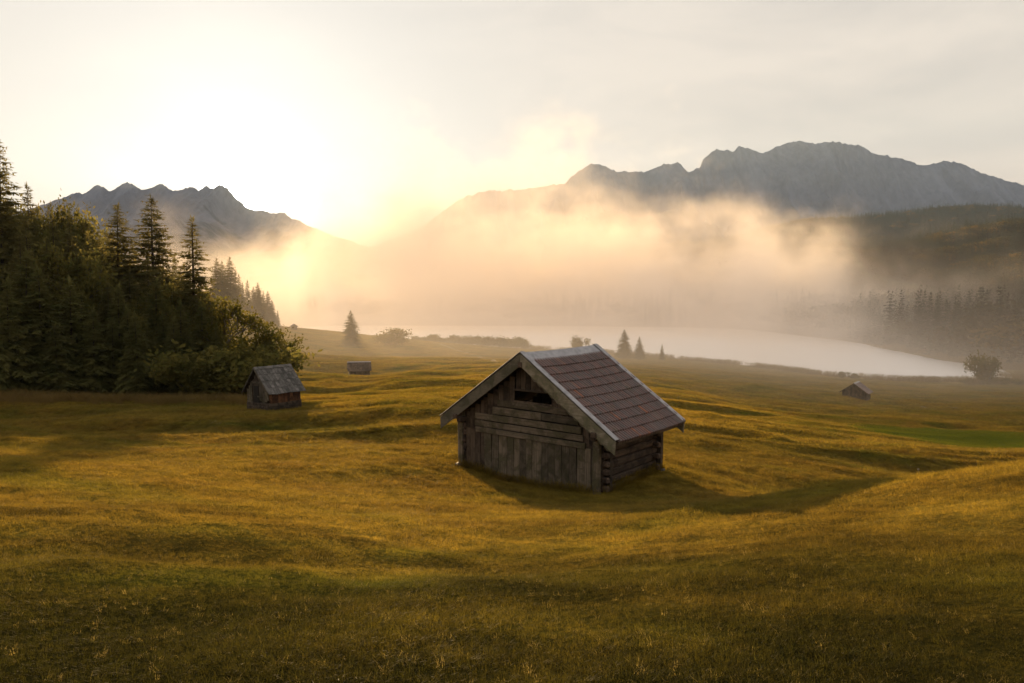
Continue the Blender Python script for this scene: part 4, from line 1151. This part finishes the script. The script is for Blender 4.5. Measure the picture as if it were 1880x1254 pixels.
REED = [give(tuft(460 + k, 14, 1.5, 0.5, 0.06, 0.3), 'reed') for k in range(3)]
n_ = 60000
px = rng.uniform(960, 1990, n_); y = rng.uniform(200, 400, n_); x = (px - HX) / F * y
z = height(x, y)
ok = (z > -0.25) & (z < 0.9) & (fbm(x / 9, y / 9, 2, 15) > -0.12); x, y, z = x[ok], y[ok], z[ok]; n_ = len(x)
s = rng.uniform(0.5, 1.15, n_)
scatter('reeds', np.stack([x, y, z], -1), np.stack([s * 1.5, s * 1.5, s], -1), np.stack([0 * x, 0 * x, rng.uniform(0, 6.28, n_)], -1), rng.integers(0, 3, n_), REED, 'brown reeds fringing the lake shore')

# ------------------------------------------------------------------ a seed head standing in the grass
def seed_head(px, py, d, hgt, label):
    p = at(px, py, d); z = hz(p.x, p.y)
    o = empty('dandelion', (p.x, p.y, z)); tag(o, label, 'flower')
    v_, f_ = trunk_mesh('stem', [(0.02 * math.sin(t * 2), 0, t * hgt) for t in np.linspace(0, 1, 6)], [0.004] * 6, 5)
    link('stem', mesh_from('stem', v_, f_, True), M['stem'], o)
    Q = []
    for k in range(160):
        v = np.random.default_rng(k).normal(0, 1, 3); v /= np.linalg.norm(v)
        c = np.array([0.018, 0, hgt])
        Q.append(kite(c + v * 0.004, c + v * 0.022, 0.007, np.array([v[1], v[2], v[0]]) + 0.3))
    link('seed_ball', quads_mesh('seed_ball', Q, None), M['seed'], o)
seed_head(1684, 880, 14.0, 0.13, 'pale dandelion seed head on the crest of the right hillock')

# ------------------------------------------------------------------ mist and haze
def vol_mat(name):
    m, n, l = new_mat(name)
    return m, n, l
def box_obj(name, lo, hi):
    bm = bmesh.new(); bmesh.ops.create_cube(bm, size=1)
    for v in bm.verts: v.co = Vector([lo[i] + (v.co[i] + 0.5) * (hi[i] - lo[i]) for i in range(3)])
    me = bpy.data.meshes.new(name); bm.to_mesh(me); bm.free()
    return me
# even air
HAZE_DENSITY = 2.9e-5
m, n, l = vol_mat('haze_air')
pv = n.new('ShaderNodeVolumePrincipled')
pv.inputs['Color'].default_value = (0.56, 0.74, 1.0, 1); pv.inputs['Density'].default_value = HAZE_DENSITY; pv.inputs['Anisotropy'].default_value = 0.05
o_ = n.new('ShaderNodeOutputMaterial'); l.new(pv.outputs[0], o_.inputs['Volume'])
tag(link('haze', box_obj('haze', (-13900, -40, -16), (13900, 10200, 1780)), m), kind='stuff')
# the bank of mist over the lake
MX0, MX1, MY0, MY1, MZ0, MZ1 = -520.0, 640.0, 70.0, 940.0, -6.0, 300.0
m, n, l = vol_mat('lake_mist')
g = n.new('ShaderNodeNewGeometry'); pos = g.outputs['Position']
sep = n.new('ShaderNodeSeparateXYZ'); l.new(pos, sep.inputs[0])
X_, Y_, Z_ = sep.outputs
def MN(op, a, b=None, c=None, clamp=False): return math_node(n, l, op, a, b, c, clamp)
# the bank rises away from the meadow; its top varies with the bearing across the valley
tx = MN('DIVIDE', MN('ADD', MN('DIVIDE', X_, Y_), 0.45), 1.2, None, True)
def fx(px_): return ((px_ - HX) / F + 0.45) / 1.2
top = ramp(n, l, tx, [(fx(px_), (e_ + 0.1) / 0.32) for px_, e_ in ((420, 0.050), (500, 0.062), (560, 0.092), (620, 0.150), (720, 0.190), (900, 0.182), (1050, 0.168), (1200, 0.145), (1350, 0.115), (1500, 0.084), (1650, 0.034), (1800, -0.034))], 'EASE')
top = MN('ADD', MN('MULTIPLY', MN('SUBTRACT', MN('MULTIPLY', top, 0.32), 0.1), Y_), 26.0)
big = noise(n, l, pos, 0.0085, 3, 0.55, 0.0, (1, 0.8, 1.5))
sml = noise(n, l, pos, 0.034, 2, 0.6, 0.0, (1, 0.8, 1.3))
nzv = MN('ADD', MN('MULTIPLY', MN('SUBTRACT', big, 0.5), 6.2), MN('MULTIPLY', MN('SUBTRACT', sml, 0.5), 3.4))
body = MN('ADD', MN('DIVIDE', MN('SUBTRACT', top, Z_), 46.0), nzv)
body = MN('MULTIPLY', MN('MULTIPLY', body, 0.55, None, True), MN('MULTIPLY', body, 0.55, None, True))
# the bank lies over the lake and the far shore
ys = ramp(n, l, tx, [(fx(430), 240 / 800), (fx(520), 250 / 800), (fx(580), 430 / 800), (fx(660), 500 / 800), (fx(1000), 490 / 800), (fx(1250), 440 / 800), (fx(1420), 375 / 800), (fx(1600), 310 / 800), (fx(1760), 255 / 800)], 'EASE')
yin = MN('DIVIDE', MN('SUBTRACT', Y_, MN('MULTIPLY', ys, 800.0)), 110.0, None, True)
yout = MN('DIVIDE', MN('SUBTRACT', 930.0, Y_), 150.0, None, True)
body = MN('MULTIPLY', MN('MULTIPLY', body, yin), yout)
# thin ground mist creeping over the meadow
gz = MN('POWER', 2.718, MN('DIVIDE', MN('MAXIMUM', Z_, 0.0), -11.0))
gy = MN('DIVIDE', MN('SUBTRACT', Y_, 75.0), 190.0, None, True)
gm = MN('MULTIPLY', MN('MULTIPLY', MN('MULTIPLY', gz, gy), MN('ADD', 0.45, MN('DIVIDE', MN('SUBTRACT', 330.0, Y_), 110.0, None, True))), MN('ADD', MN('MULTIPLY', big, 1.6), -0.25, None, True))
dens = MN('ADD', MN('MULTIPLY', body, 0.0120), MN('MULTIPLY', gm, 0.0130))
pv = n.new('ShaderNodeVolumePrincipled')
pv.inputs['Color'].default_value = (0.975, 0.885, 0.80, 1); pv.inputs['Anisotropy'].default_value = 0.14
l.new(dens, pv.inputs['Density'])
o_ = n.new('ShaderNodeOutputMaterial'); l.new(pv.outputs[0], o_.inputs['Volume'])
m.cycles.volume_step_rate = 1.6
tag(link('mist', box_obj('mist', (MX0, MY0, MZ0), (MX1, MY1, MZ1)), m), 'bank of golden morning mist drifting over the lake', kind='stuff')
